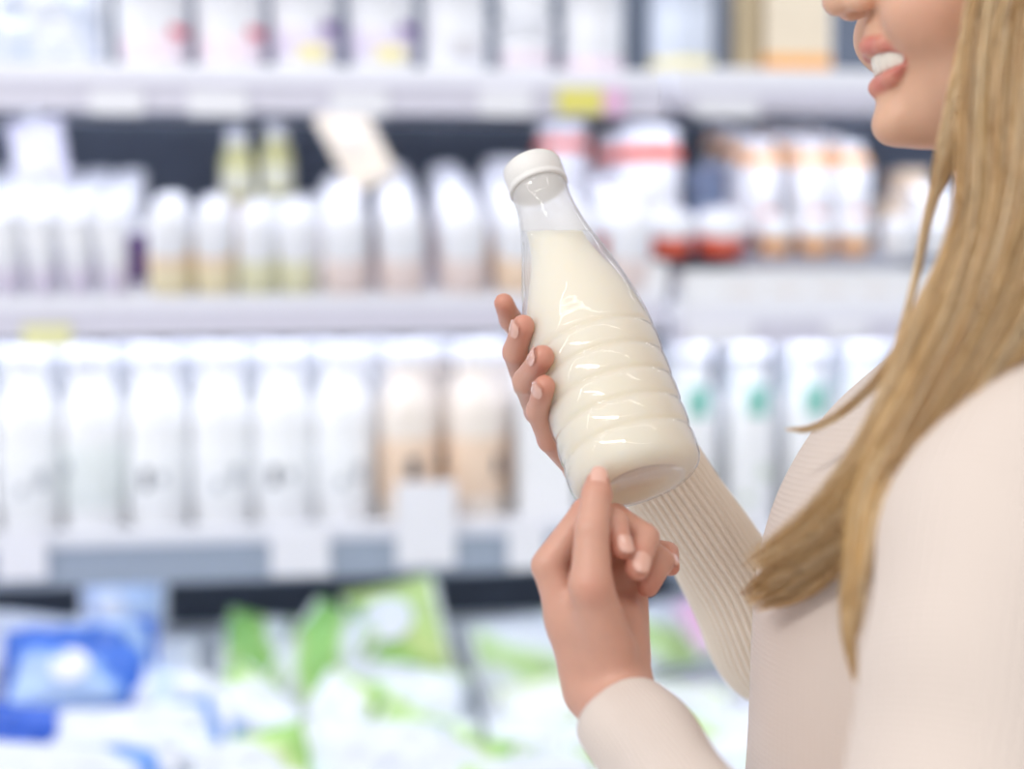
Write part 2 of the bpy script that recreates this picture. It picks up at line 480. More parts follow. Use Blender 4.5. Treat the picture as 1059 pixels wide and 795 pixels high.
# right-hand unit, top shelf
tz2 = Z_TOP2
r = 35 * ppm(); o = tub_proto(.16, r, r * .98, (yel, .06, .16, 2.4, FR), None)
o.children[0].data.materials[0] = mt('ice_blue_plastic', 222, 230, 246, rough=.4)
put(o, 0, S(704, .06, 60), .06, tz2, 'ice blue tub with a yellow foot band beside the dark upright', 'yogurt tub', G)
o = carton_proto(.10, .06, .17, beige, orange); put(o, 0, S(819, .05, 60), .05, tz2, 'beige carton with an orange foot band on the top shelf near the face', 'carton', 'cartons near the face')
o = carton_proto(.03, .06, .17, mt('tan_carton', 190, 172, 140, rough=.5), None); put(o, 0, S(769, .06, 60), .06, tz2, 'narrow tan carton behind the beige one on the top shelf', 'carton', 'cartons near the face')
o = tub_proto(.16, .026, .026, None, (mt('steel_print', 170, 186, 206, rough=.4), .3, .9, .7, FR)); put(o, 0, S(843, .12, 60), .12, tz2, 'white canister behind the beige carton on the top shelf', 'container', G)

# --- middle shelf, left ---------------------------------------------------------
def mid_z(t): return Z_MID + t * math.tan(TILT) + .001
cols = [(-26, 33), (8, 33), (44, 34), (81, 35), (118, 35)]
cp = None; G = 'white cups on the middle shelf'
for ci, (px, w) in enumerate(cols):
    r = .0235
    for ri in range(5):
        t = .035 + ri * .062
        if cp is None: cp = cup_proto(.115, r, lilac); used = 0; pr = cp
        o = put(cp, used, S(px, .03, 290) , t, mid_z(t),
                'white yogurt cup, %s in depth in the %s column from the deep purple cup' % (['front', 'second', 'third', 'fourth', 'last'][ri], ORD[len(cols) - 1 - ci] if ci < len(cols) - 1 else 'nearest'),
                'yogurt cup', G, tilt=TILT)
        used = 1
r = .02; o = cup_proto(.08, r, purple); o.children[0].data.materials[0] = mt('deep_purple', 108, 72, 150, rough=.4)
put(o, 0, S(143, .12, 280), .10, mid_z(.10), 'deep purple cup tucked between white cups and gold-labelled bottles', 'yogurt cup', None, tilt=TILT)
# a pouch standing on the cups
o = empty('yogurt_pouch'); link('film', pillow(.085, .10, .028, 8), o, film_mat('lilac_film', lin(238, 236, 246), lin(214, 206, 232), lin(236, 234, 246), 16, .4, .65, 1.0))
link('spout', lathe([(.008, .095), (.009, .097), (.009, .113), (.006, .115), (.001, .115)], 16), o, white)
put(o, 0, S(44, .19, 150), .19, mid_z(.19) + .116, 'lilac-printed white pouch standing on the white cups before the dark panel', 'pouch', None, tilt=R_(-6), roll=R_(-8))

G = 'small bottles on the middle shelf'
protos = {}
def dome(kind):
    if kind not in protos:
        protos[kind] = [dict(a=lambda: dome_bottle_proto(.128, .030, gold, orange_l), b=lambda: dome_bottle_proto(.125, .0272, gold, orange_l),
                             c=lambda: dome_bottle_proto(.118, .0262, greenish, None), d=lambda: dome_bottle_proto(.125, .0335, pinkbeige, None),
                             e=lambda: dome_bottle_proto(.125, .0335, orange_l, None))[kind](), 0]
    p = protos[kind]; u = p[1]; p[1] = 1
    return p[0], u
plan = [(176, 'a', 2, 'the deep purple cup'), (222, 'b', 2, 'a'), (266, 'c', 2, ''), (307, 'c', 2, ''), (357, 'd', 4, ''), (415, 'd', 5, ''), (478, 'd', 5, ''), (535, 'e', 5, ''), (590, 'd', 5, ''), (648, 'd', 5, '')]
desc = {'a': 'gold and apricot labelled', 'b': 'slim gold and apricot labelled', 'c': 'olive labelled', 'd': 'pink-beige labelled', 'e': 'apricot labelled'}
for ci, (px, kind, rows, _) in enumerate(plan):
    for ri in range(rows):
        p, u = dome(kind)
        t = .035 + ri * .068
        put(p, u, S(px, .035, 260), t, mid_z(t), 'small %s white-domed bottle, %s of %s column from purple cup' % (desc[kind], ['front', 'second', 'third', 'fourth', 'back'][ri], ORD[ci]),
            'bottle', G, tilt=TILT)
# goods behind and on top
G2 = 'goods stacked behind the small bottles'
o = carton_proto(.07, .06, .075, mt('rose_beige_carton', 222, 206, 196, rough=.5, noise=.08)); put(o, 0, S(238, .26, 200), .24, mid_z(.24), 'rose-beige carton behind the gold-labelled bottles', 'carton', G2, tilt=TILT)
o = carton_proto(.11, .06, .085, white2); put(o, 0, S(300, .26, 200), .24, mid_z(.24), 'low white carton behind the olive-labelled bottles', 'carton', G2, tilt=TILT)
ya = None
for i, px in enumerate((245, 286)):
    if ya is None:
        ya = product('juice_bottle', [('body', lathe([(.024, 0), (.026, .004), (.026, .06), (.02, .08), (.014, .088), (.014, .092)]), mt('olive_juice', 214, 210, 150, rough=.3, noise=.1)),
                                      ('label', arc(.026, .026, .012, .042, math.pi * .999, FR, 32), mt('pale_label', 228, 226, 206, rough=.5)), ('cap', lathe([(.016, .088), (.017, .09), (.017, .108), (.014, .11), (.001, .11)]), white)])
    put(ya, i, S(px, .24, 160), .24, mid_z(.24) + (.078 if i == 0 else .088), ['olive bottle with a white cap standing on the rose-beige carton', 'olive bottle with a white cap standing on the low white carton'][i], 'bottle', G2)
o = carton_proto(.075, .05, .13, beige, None); link('round_print', lathe([(.001, .0), (.02, .0), (.02, .0012), (.001, .0012)], 24), o, mt('cream_print', 240, 232, 216, rough=.5))
o.children[-1].matrix_parent_inverse = Matrix.Identity(4); o.children[-1].location = (0, -.0262, .075); o.children[-1].rotation_euler = (R_(90), 0, 0)
put(o, 0, S(388, .17, 190), .17, mid_z(.17) + .125, 'beige carton leaning askew on top of the small white bottles', 'carton', None, tilt=R_(8), roll=R_(-28))
# small round lid bottle in the back near the held bottle cap
# --- middle shelf, right -------------------------------------------------------
T2 = R_(7)
def mid_z2(t): return Z_MID2 + t * math.tan(T2) + .001
o = carton_proto(.42, .10, .055, white2); o.name = 'shelf_tray'
s_tr = (S(690, .06, 290) + S(985, .06, 290)) / 2
o.children[0].data = boxes([((0, 0, .004), (.44, .11, .006)), ((0, -.053, .028), (.44, .004, .055)), ((0, .053, .028), (.44, .004, .055)), ((-.218, 0, .028), (.004, .11, .055)), ((.218, 0, .028), (.004, .11, .055))], .001)
o.children[0].data.materials.append(white2); o.children[0].name = 'tray'
link('printed_stripe', boxes([((x, -.0556, .024), (.05, .0006, .006)) for x in (-.13, -.06, .01, .08, .15)]), o, mt('apricot_stripe', 234, 222, 216, rough=.6))
put(o, 0, s_tr, .058, mid_z2(.0), 'long white cardboard tray along the front of the middle shelf, under the dessert tubs', 'tray', None)
o = carton_proto(.055, .09, .052, white2); put(o, 0, S(664, .05, 290), .05, mid_z(.0), 'small white carton at the end of the shelf beside the dark upright', 'carton', None)
G = 'dessert tubs on the middle shelf'
lt = None
for i, (px, py, lab) in enumerate([(640, 250, 'white-lidded red-orange dessert tub close to the held bottle'), (690, 252, 'white-lidded red-orange dessert tub, second from the held bottle'), (744, 246, 'white-lidded red-orange dessert tub beside the orange pots')]):
    if lt is None: lt = low_tub_proto(.066, .038, redor)
    t = .055
    put(lt, i, S(px, t, 250), t, on_t(px, 258, .055)[1] - .003, lab, 'dessert tub', G, tilt=R_(16))
lt = None
for i, (px, lab) in enumerate([(800, 'small orange dessert pot beside the red-orange tubs'), (842, 'small orange dessert pot under the smoothie bottles, middle of three'), (882, 'small orange dessert pot nearest the hair')]):
    if lt is None: lt = low_tub_proto(.055, .026, orange)
    put(lt, i, S(px, .05, 250), .05, on_t(px, 260, .05)[1], lab, 'dessert pot', 'orange pots on the middle shelf', tilt=R_(14))
G = 'white jars with red rings'
jp = None
for i, (px, py0, py1, w, t, lab) in enumerate([(670, 132, 226, 72, .15, 'white jar with a red shoulder ring, alone before the dark gap'), (582, 128, 205, 70, .22, 'white jar with a red shoulder ring behind the held bottle cap'), (640, 140, 215, 60, .25, 'white jar with a red ring standing behind the lone jar'), (528, 165, 250, 60, .30, 'white jar with a red ring half hidden by small bottles')]):
    s, z0 = on_t(px, py1, t); _, z1 = on_t(px, py0, t)
    if jp is None: jp = jar_proto(.135, .048, redor); h0 = z1 - z0; sc0 = 1.0
    k = (z1 - z0) / .135
    put(jp, i, s, t, z0, lab, 'jar', G, scale=k)
stand = carton_proto(.34, .20, .045, mt('grey_carton', 196, 200, 210, rough=.5, noise=.06)); stand.name = 'shelf_riser'
zr = on_t(670, 226, .15)[1]
put(stand, 0, S(655, .235, 230), .235, zr - .046, 'low grey riser box under the red-ringed jars', 'riser', None)
G = 'smoothie bottles with orange shoulders'
ob = None; k = 0
for ri in range(4):
    for ci, px in enumerate((786, 836, 878)):
        t = .13 + ri * .075; s, z0 = on_t(px, 243, .13)
        if ob is None: ob = orange_bottle_proto(.145, .033)
        put(ob, k, s, t, z0 + ri * .016, 'white smoothie bottle with orange shoulder, %s row, %s from the dark gap' % (['front', 'second', 'third', 'back'][ri], ORD[ci]), 'bottle', G); k += 1
o = carton_proto(.26, .34, .03, mt('pale_grey_carton', 206, 210, 220, rough=.5)); o.name = 'shelf_riser'
put(o, 0, S(835, .13, 243) + .02, .265, on_t(835, 243, .13)[1] - .032, 'pale riser box under the smoothie bottles', 'riser', None, tilt=R_(11.5))
o = carton_proto(.09, .05, .10, mt('slate_carton', 150, 166, 196, rough=.5, noise=.1)); put(o, 0, S(742, .24, 210), .26, on_t(742, 235, .26)[1], 'slate blue carton between the red-ringed jar and the smoothie bottles', 'carton', None)
G = 'beige packs by the hair'
bp = None
for i, (px, py) in enumerate([(925, 235), (958, 235), (940, 205)]):
    s, z0 = on_t(px, py, .16)
    if bp is None: bp = carton_proto(.05, .06, .045, mt('sand_carton', 226, 204, 178, rough=.5, noise=.1), white)
    put(bp, i, s, .17, z0, ['sand-coloured small pack beside the smoothie bottles', 'sand-coloured small pack close to the hair', 'sand-coloured small pack on top of two others'][i], 'pack', G)

wp = None
for i, (px, lab) in enumerate([(928, 'low white pot beside the orange pots, nearest the hair edge'), (968, 'low white pot seen through the gap in the hair'), (1010, 'low white pot hidden behind the hair')]):
    if wp is None: wp = low_tub_proto(.058, .028, white2)
    put(wp, i, S(px, .05, 250), .05, on_t(px, 262, .05)[1], lab, 'dessert pot', 'white pots by the hair', tilt=R_(14))
wc = None
for i, (px, lab) in enumerate([(962, 'tall white carton behind the white pots, seen between hair locks'), (1012, 'tall white carton behind the white pots, hidden by the hair')]):
    if wc is None: wc = carton_proto(.065, .05, .12, white2, None, True)
    put(wc, i, S(px, .11, 240), .11, on_t(px, 262, .11)[1] - .01, lab, 'carton', 'white cartons by the hair')
# --- lower shelf, left -------------------------------------------------------------
G = 'milk bottles on the lower shelf'
zl = Z_LOW + .001
bh = Z(350, .05) - Z(533, .05)
spots = [(-36, 'p'), (30, 'p'), (97, 'q'), (163, 'r'), (229, 'p'), (293, 'r'), (355, 'p'), (422, 'c'), (491, 'd')]
prot = dict(
    p=milk_bottle_proto(bh, .0440, mt('cool_white_label', 244, 246, 249, rough=.4, noise=.05, nscale=30), [(.5, .24, .33, .16, greyink), (-.1, .2, .26, .12, greyink)]),
    q=milk_bottle_proto(bh, .0440, mt('grey_green_label', 230, 236, 236, rough=.4, noise=.08, nscale=30), [(-.9, .3, .38, .18, greyink)]),
    r=milk_bottle_proto(bh, .0440, mt('cool_white_label', 244, 246, 249), [(-.3, .22, .33, .14, ink), (.2, .25, .31, .12, greyink)]),
    c=milk_bottle_proto(bh, .0440, peach, [(.1, .24, .36, .2, ink)], white, choc),
    d=milk_bottle_proto(bh, .0440, peach, [(.75, .24, .36, .16, ink)], white, choc))
seen = {}
names = {'p': 'white milk bottle with pale grey print', 'q': 'white milk bottle with grey-green label', 'r': 'white milk bottle with a dark spot', 'c': 'white-capped bottle with peach label and dark spot, behind the tallest tag', 'd': 'white-capped bottle with peach label beside the held bottle'}
near = ['beyond the pale yellow tag', 'under the pale yellow tag', 'beside the pale yellow tag', 'above the dark end of the blue bags', 'over the gap between blue and green bags', 'above the tall tag over the green bags', 'next to the peach-labelled pair', '', '']
for row in range(2):
    for i, (px, k) in enumerate(spots):
        t = .055 + row * .085
        lab = names[k] + ((', ' + near[i]) if near[i] else '')
        if row: lab = 'white bottle in the second row, behind the ' + (ORD[i] + ' front milk bottle' if i < 7 else ['bottle hidden by the tallest tag', 'last peach-labelled bottle'][i - 7])
        put(prot[k], k in seen, S(px + 32 * row, .055, 440), t, zl, lab, 'milk bottle', G); seen[k] = 1
o = carton_proto(.085, .08, .235, white2, None, True); put(o, 0, S(562, .05, 440), .05, zl, 'plain white gable-top carton behind the fingers', 'carton', 'white gable-top cartons')
o2 = copy_tree(o); put(o2, 0, S(628, .05, 440), .05, zl, 'plain white gable-top carton hidden behind the held bottle', 'carton', 'white gable-top cartons')
# --- lower shelf, right
G = 'teal-marked bottles'
zl2 = Z_LOW2 + .001
tp = None; k = 0
bh2 = on_t(800, 352, .05)[1] - zl2
for ri in range(2):
    for ci, px in enumerate((716, 776, 835, 893, 950)):
        if tp is None: tp = milk_bottle_proto(bh2, .038, None, [(0, .60, .76, .42, teal), (.3, .25, .33, .3, mt('pale_sage_print', 214, 224, 210, rough=.5)), (-.4, .12, .18, .25, mt('pale_sage_print', 214, 224, 210))])
        t = .05 + ri * .09
        put(tp, k, S(px, .05, 430), t, zl2, 'white bottle with a teal mark, %s row, %s from the held bottle' % (['front', 'back'][ri], ORD[ci]), 'milk bottle', G); k += 1

# --- bags in the base tub -------------------------------------------------------------
WHT = lin(224, 229, 238)
blu = film_mat('blue_film', lin(58, 112, 212), lin(128, 172, 234), lin(180, 206, 242), 10, .35, .52, .3)
blu2 = film_mat('blue_white_film', WHT, lin(226, 232, 246), lin(96, 150, 230), 6, .5, .8, 1.3)
blu3 = film_mat('light_blue_film', lin(190, 212, 244), lin(214, 226, 246), lin(90, 140, 224), 6, .4, .75, 2.1)
deepb = mt('deep_blue_film', 40, 92, 200, rough=.3, noise=.1, nscale=20)
grn = film_mat('green_film', lin(146, 200, 108), lin(190, 218, 134), WHT, 11, .5, .74, .9)
grn2 = film_mat('green_white_film', WHT, lin(206, 226, 160), lin(158, 206, 112), 8, .42, .58, 2.6)
grn3 = film_mat('pale_green_film', WHT, lin(222, 234, 222), lin(190, 222, 150), 9, .4, .7, 4.2)
bag_n = 0
def bag(px, py, t, w, h, d, m, label, tilt=-35, rz=0, roll=0, seam=white, patch=None, group='film bags in the base tub'):
    """px, py: the middle of the bag in its own plane"""
    global bag_n; bag_n += 1
    o = empty('cheese_bag')
    me = pillow(w, h, d, bag_n * 3 + 1)
    me.transform(Matrix.Translation((0, 0, -h / 2)))
    link('film', me, o, m)
    zig = [((sx * (w / 2 - .004), 0, 0), (.009, .004, h * .9)) for sx in (-1, 1)]
    for z in zig: link('end_seam', boxes([z], .001), o, seam)
    if patch:
        pm, x, z, rw, rh = patch
        vs = []; fs = []; n = 28
        dep = lambda u, v: -d / 2 * max(0, 1 - abs(u) ** 3.2) ** .55 * max(0, 1 - abs(v) ** 3) ** .55 * 1.16 - .003
        vs.append((x, dep(x * 2 / w, z * 2 / h), z))
        for ring in (1, 2, 3):
            for i in range(n):
                a = 2 * math.pi * i / n
                xx, zz = x + rw * ring / 3 * math.cos(a), z + rh * ring / 3 * math.sin(a)
                vs.append((xx, dep(xx * 2 / w, zz * 2 / h), zz))
        for i in range(n): fs.append((0, 1 + i, 1 + (i + 1) % n))
        for ring in (0, 1):
            for i in range(n):
                a = 1 + ring * n + i; b_ = 1 + ring * n + (i + 1) % n
                fs.append((a, a + n, b_ + n, b_))
        link('round_label', mesh_from(vs, fs), o, pm)
    s, z = on_t(px, py, t)
    o.matrix_world = case_matrix(s, t, z, R_(rz), R_(tilt), R_(roll))
    tag(o, label, 'bag', group)
    return o
PXM = ppm() * .92
bag(128, 628, .20, .13, .16, .05, blu3, 'light blue and white bag standing upright before the dark gap', -12, 10, 4, white, (white, -.02, .0, .022, .022))
bag(55, 668, .14, .24, .10, .06, blu2, 'white bag with a blue corner behind the big blue bag', -40, -8, 6)
bag(84, 690, -.02, .21, .15, .075, blu, 'big blue bag with a white round label on top of the heap', -48, 4, -3, deepb, (white, -.012, -.022, .026, .024))
bag(10, 770, -.20, .14, .12, .06, deepb, 'deep blue bag at the bottom corner of the heap', -40, 10, 14, deepb)
bag(130, 778, -.20, .27, .15, .07, blu2, 'white bag with blue end lying in front of the big blue bag', -55, 2, -3)
bag(178, 725, -.06, .13, .10, .055, film_mat('white_film_pale', WHT, lin(226, 230, 240), lin(196, 214, 240), 6, .5, .9, 5.0), 'small white bag behind the white bag with blue end', -45, -12, 12)
bag(220, 775, -.15, .06, .09, .05, mt('mid_blue_film', 110, 164, 232, rough=.3, noise=.1, nscale=20), 'little mid-blue bag at the edge of the green bags', -40, 0, 20)
bag(262, 690, .14, .11, .18, .055, grn, 'green and white bag standing beside the ribbed liner', -32, 4, 14)
bag(330, 685, .10, .12, .19, .055, grn, 'green and white bag between two others in the green heap', -36, -6, 30)
bag(412, 655, .14, .15, .17, .05, film_mat('lime_film', lin(160, 206, 110), lin(212, 228, 150), lin(200, 224, 140), 8, .35, .6, 1.7), 'lime bag with a large white label, topmost of the green heap', -26, -8, -14, white, (white, -.012, .02, .042, .034))
bag(270, 745, -.08, .10, .20, .05, grn2, 'white bag with green edge slanting down at the front of the green heap', -50, 6, -38)
bag(345, 755, -.10, .10, .20, .05, grn2, 'white bag with green edge slanting up at the front of the green heap', -50, 6, 32)
bag(430, 745, -.06, .16, .17, .06, grn3, 'pale white bag under the lime bag, beside the clear divider', -46, 0, 6)
bag(410, 705, .03, .17, .06, .05, grn2, 'white bag with green corner lying right below the lime bag', -45, 0, 10)
bag(545, 680, .12, .17, .15, .055, grn3, 'pale green bag just past the clear divider', -35, 4, -6)
bag(585, 735, -.04, .20, .13, .055, film_mat('white_green_film', WHT, lin(214, 230, 160), lin(236, 240, 240), 10, .4, .62, 7.7), 'white bag with curved green bands below the raised wrist', -48, -4, -14)
bag(520, 785, -.18, .22, .13, .06, grn3, 'pale bag at the front, left of the pink cuff', -52, 0, 4)
bag(700, 745, -.04, .20, .14, .055, film_mat('white_lime_film', WHT, lin(212, 230, 156), lin(236, 240, 240), 10, .4, .62, 9.1), 'white bag with lime bands between the cuff and the ribbed sleeve', -48, 4, 8)
bag(690, 655, .14, .15, .12, .05, grn3, 'pale green bag behind the curled fingers', -30, 0, -10)
bag(735, 640, .10, .10, .10, .045, film_mat('pink_film', lin(236, 186, 220), lin(236, 206, 230), WHT, 8, .4, .6, 3.3), 'pink and white bag behind the ribbed sleeve', -35, 0, -24)
bag(760, 775, -.12, .18, .14, .055, grn3, 'pale bag at the front, beside the sweater hem', -50, 0, 0)
bag(640, 790, -.2, .18, .13, .055, grn2, 'white bag with green edge hidden behind the cuff', -50, 0, 0)
for (px, py, t, w_, h_, m_, lab, ro, g_) in [
        (60, 830, -.36, .26, .16, blu2, 'white bag with blue end at the very front of the heap', 5, 0),
        (250, 815, -.30, .20, .15, grn2, 'white bag with green edge at the front, below the slanting pair', -12, 0),
        (385, 800, -.28, .20, .16, film_mat('cool_white_film', WHT, lin(222, 230, 238), lin(206, 224, 226), 7, .4, .8, 6.6), 'cool white bag at the front, in line with the lime bag', 8, 0),
        (545, 835, -.34, .22, .15, grn3, 'pale green bag at the front edge beside the cuff', -4, 0),
        (470, 815, -.30, .16, .15, grn2, 'white bag with green edge at the front, before the clear divider', 10, 0),
        (735, 830, -.30, .22, .15, film_mat('mint_white_film', WHT, lin(220, 234, 222), lin(206, 228, 190), 7, .4, .75, 8.1), 'mint white bag at the front edge before the sweater', 5, 0),
        (165, 700, .10, .12, .12, film_mat('ice_film', WHT, lin(226, 234, 246), lin(206, 220, 240), 7, .4, .75, 5.5), 'ice white bag leaning on the ribbed liner behind the white bags', -8, 0)]:
    bag(px, py, t, w_, h_, .06, m_, lab, -46, 0, ro)
# clear divider
acr = bpy.data.materials.new('clear_acrylic'); acr.use_nodes = True
nt = acr.node_tree; nt.nodes.clear()
out = nt.nodes.new('ShaderNodeOutputMaterial'); mx = nt.nodes.new('ShaderNodeMixShader'); tr = nt.nodes.new('ShaderNodeBsdfTransparent'); gl = nt.nodes.new('ShaderNodeBsdfGlossy')
fr = nt.nodes.new('ShaderNodeFresnel'); fr.inputs['IOR'].default_value = 1.15; gl.inputs['Roughness'].default_value = .08; tr.inputs['Color'].default_value = (.93, .95, .97, 1)
nt.links.new(fr.outputs['Fac'], mx.inputs['Fac']); nt.links.new(tr.outputs[0], mx.inputs[1]); nt.links.new(gl.outputs[0], mx.inputs[2]); nt.links.new(mx.outputs[0], out.inputs['Surface'])
o = empty('tub_divider'); link('panel', boxmesh((0, 0, .09), (.005, .56, .18), .001), o, acr)
link('foot', boxmesh((0, 0, .004), (.03, .56, .008), .001), o, acr)
o.matrix_world = case_matrix(S(478, 0, 700), -.0, on_t(478, 640, .28)[1] - .18)
tag(o, 'clear upright divider between the green bags', 'divider')

# ================================================================== THE HELD BOTTLE
TOP, BOT = P(549, 171, 1.003), P(662, 503, .899)
ax = TOP - BOT; LEN = float(np.linalg.norm(ax)); ax = ax / LEN
zax = Vector(ax); xax = Vector(CR) - zax * Vector(CR).dot(zax); xax.normalize(); yax = zax.cross(xax)
BM = Matrix(((xax.x, yax.x, zax.x, BOT[0]), (xax.y, yax.y, zax.y, BOT[1]), (xax.z, yax.z, zax.z, BOT[2]), (0, 0, 0, 1)))
# distances from the top -> radius
tab = [(.0, .0205), (.0205, .0205), (.026, .0192), (.034, .0194), (.046, .0208), (.064, .0245), (.082, .0300), (.100, .0350), (.118, .0392), (.135, .0420), (.150, .0433), (.2, .0433), (.238, .0432)]
tx = [a for a, b in tab]; ty = [b for a, b in tab]
def brad(d):
    # smooth interpolation
    w_ = [-.006, 0, .006]
    return float(np.mean([np.interp(min(max(d + q, .0), .24), tx, ty) for q in w_]))
def b_prof(inset=0.0, ribs=True):
    prof = []
    # underside with a shallow push-up
    for rr, zz in ((.0005, .0075), (.012, .0070), (.022, .0045), (.028, .0012), (.0315, .0)):
        prof.append((max(.0004, rr - inset * .5), zz + inset))
    rb, rc = .0432, .0125
    for k_ in range(1, 9):
        a = k_ / 8 * math.pi / 2
        prof.append((rb - rc + rc * math.sin(a) - inset, rc - rc * math.cos(a) + inset * math.cos(a)))
    zz = rc + .002
    while zz < LEN - .0235:
        d = LEN - zz; r_ = brad(d)
        if ribs:
            for g in range(6):  # moulded rings
                c = .1325 + g * .0184
                if g == 0: continue
                q = (d - c) / .0022
                r_ -= .0011 * math.exp(-q * q)
                q2 = (d - c - .0092) / .0050
                r_ += .0003 * math.exp(-q2 * q2)
        prof.append((r_ - inset, zz)); zz += .0007
    return prof
shell_prof = b_prof()
shell_prof += [(.0192, LEN - .022), (.0188, LEN - .020), (.0188, LEN - .003)]
def shell_mat():
    m = bpy.data.materials.new('clear_bottle_plastic'); m.use_nodes = True; nt = m.node_tree; nt.nodes.clear()
    out = nt.nodes.new('ShaderNodeOutputMaterial')
    tr = nt.nodes.new('ShaderNodeBsdfTransparent'); tr.inputs['Color'].default_value = (.985, .985, .985, 1)
    df = nt.nodes.new('ShaderNodeBsdfDiffuse'); df.inputs['Color'].default_value = lin(238, 238, 240)
    gl = nt.nodes.new('ShaderNodeBsdfGlossy'); gl.inputs['Roughness'].default_value = .045
    fr = nt.nodes.new('ShaderNodeFresnel'); fr.inputs['IOR'].default_value = 1.5
    ge = nt.nodes.new('ShaderNodeNewGeometry'); im = nt.nodes.new('ShaderNodeMapRange'); im.inputs['To Min'].default_value = 1.42; im.inputs['To Max'].default_value = 1 / 1.42
    nt.links.new(ge.outputs['Backfacing'], im.inputs['Value']); nt.links.new(im.outputs['Result'], fr.inputs['IOR'])
    lw = nt.nodes.new('ShaderNodeLayerWeight'); lw.inputs['Blend'].default_value = .25
    mr = nt.nodes.new('ShaderNodeMapRange'); mr.inputs['To Min'].default_value = .16; mr.inputs['To Max'].default_value = .40
    nt.links.new(lw.outputs['Facing'], mr.inputs['Value'])
    m1 = nt.nodes.new('ShaderNodeMixShader'); m2 = nt.nodes.new('ShaderNodeMixShader')
    nt.links.new(mr.outputs['Result'], m1.inputs['Fac'])
    nt.links.new(tr.outputs[0], m1.inputs[1]); nt.links.new(df.outputs[0], m1.inputs[2])
    nt.links.new(fr.outputs['Fac'], m2.inputs['Fac']); nt.links.new(m1.outputs[0], m2.inputs[1]); nt.links.new(gl.outputs[0], m2.inputs[2])
    nt.links.new(m2.outputs[0], out.inputs['Surface'])
    tc = nt.nodes.new('ShaderNodeTexCoord'); wn = nt.nodes.new('ShaderNodeTexNoise'); wn.inputs['Scale'].default_value = 45; wn.inputs['Detail'].default_value = 0
    bp = nt.nodes.new('ShaderNodeBump'); bp.inputs['Strength'].default_value = .5; bp.inputs['Distance'].default_value = .0035
    nt.links.new(tc.outputs['Object'], wn.inputs['Vector']); nt.links.new(wn.outputs['Fac'], bp.inputs['Height']); nt.links.new(bp.outputs['Normal'], gl.inputs['Normal'])
    return m
bottle = empty('milk_bottle'); bottle.matrix_world = BM
tag(bottle, 'clear ribbed plastic bottle of cream-coloured milk held up in one hand', 'milk bottle')
sh_me = lathe(shell_prof, 96, cap=False)
shell_o = link('bottle_wall', sh_me, bottle, shell_mat())
# raised emblem-less swelling ridge on the shoulder, part of the wall
milk_me = lathe([(max(.0004, r_ - .0055 * math.exp(-((LEN - z_ - .078) / .032) ** 2)), z_) for r_, z_ in b_prof(.0012)], 96, cap=True)
bm = bmesh.new(); bm.from_mesh(milk_me)
pl = P(585, 238, .96)
inv = BM.inverted()
co = inv @ Vector(pl); no = (inv.to_3x3() @ Vector((0, 0, 1))).normalized()
res = bmesh.ops.bisect_plane(bm, geom=bm.verts[:] + bm.edges[:] + bm.faces[:], plane_co=co, plane_no=no, clear_outer=True)
ed = [e for e in res['geom_cut'] if isinstance(e, bmesh.types.BMEdge)]
bmesh.ops.edgeloop_fill(bm, edges=ed)
bm.to_mesh(milk_me); bm.free()
milk_m = mat('cream_milk', lin(241, 231, 211), rough=.35, spec=.3)
bm_ = milk_m.node_tree.nodes['Principled BSDF']; bm_.inputs['Subsurface Weight'].default_value = 1.0; bm_.inputs['Subsurface Radius'].default_value = (1, .9, .7); bm_.inputs['Subsurface Scale'].default_value = .035
link('milk', milk_me, bottle, milk_m)
# film of milk left on the inside of the neck, and the liner under the cap
film = bpy.data.materials.new('milk_film'); film.use_nodes = True; nt = film.node_tree; nt.nodes.clear()
out = nt.nodes.new('ShaderNodeOutputMaterial'); mx = nt.nodes.new('ShaderNodeMixShader'); mx.inputs['Fac'].default_value = .34
tr = nt.nodes.new('ShaderNodeBsdfTransparent'); df = nt.nodes.new('ShaderNodeBsdfDiffuse'); df.inputs['Color'].default_value = lin(246, 242, 238)
nt.links.new(tr.outputs[0], mx.inputs[1]); nt.links.new(df.outputs[0], mx.inputs[2]); nt.links.new(mx.outputs[0], out.inputs['Surface'])
fp = [(r_ - .0009, z_) for r_, z_ in b_prof() if z_ > LEN - .115] + [(.0183, LEN - .022), (.0180, LEN - .014)]
fme = lathe(fp, 64, cap=False)
bm = bmesh.new(); bm.from_mesh(fme)
bmesh.ops.bisect_plane(bm, geom=bm.verts[:] + bm.edges[:] + bm.faces[:], plane_co=co, plane_no=no, clear_inner=True)
bm.to_mesh(fme); bm.free()
link('milk_film', fme, bottle, film)
# cap with fine ridges
cv, cf = [], []
nseg = 180
cp_ = [(.0205, LEN - .0205, 0), (.0212, LEN - .0200, 0), (.0212, LEN - .0165, 0), (.0203, LEN - .016, 0), (.0207, LEN - .0155, 1), (.0207, LEN - .003, 1), (.0203, LEN - .001, 0), (.0192, LEN, 0), (.010, LEN + .0002, 0), (.0004, LEN + .0002, 0)]
cp_ = [(.0004, LEN - .0165, 0), (.0178, LEN - .0165, 0), (.0178, LEN - .0195, 0), (.0195, LEN - .0205, 0)] + cp_
for r_, z_, rid in cp_:
    for i in range(nseg):
        rr = r_ + (.0003 if (i % 3 == 0) else -.0001) * rid
        a = 2 * math.pi * i / nseg
        cv.append((rr * math.cos(a), rr * math.sin(a), z_))
for j in range(len(cp_) - 1):
    for i in range(nseg):
        a, b_ = j * nseg + i, j * nseg + (i + 1) % nseg
        cf.append((a, b_, b_ + nseg, a + nseg))
link('cap', mesh_from(cv, cf), bottle, mat('cap_plastic', lin(236, 232, 228), rough=.38, spec=.4))

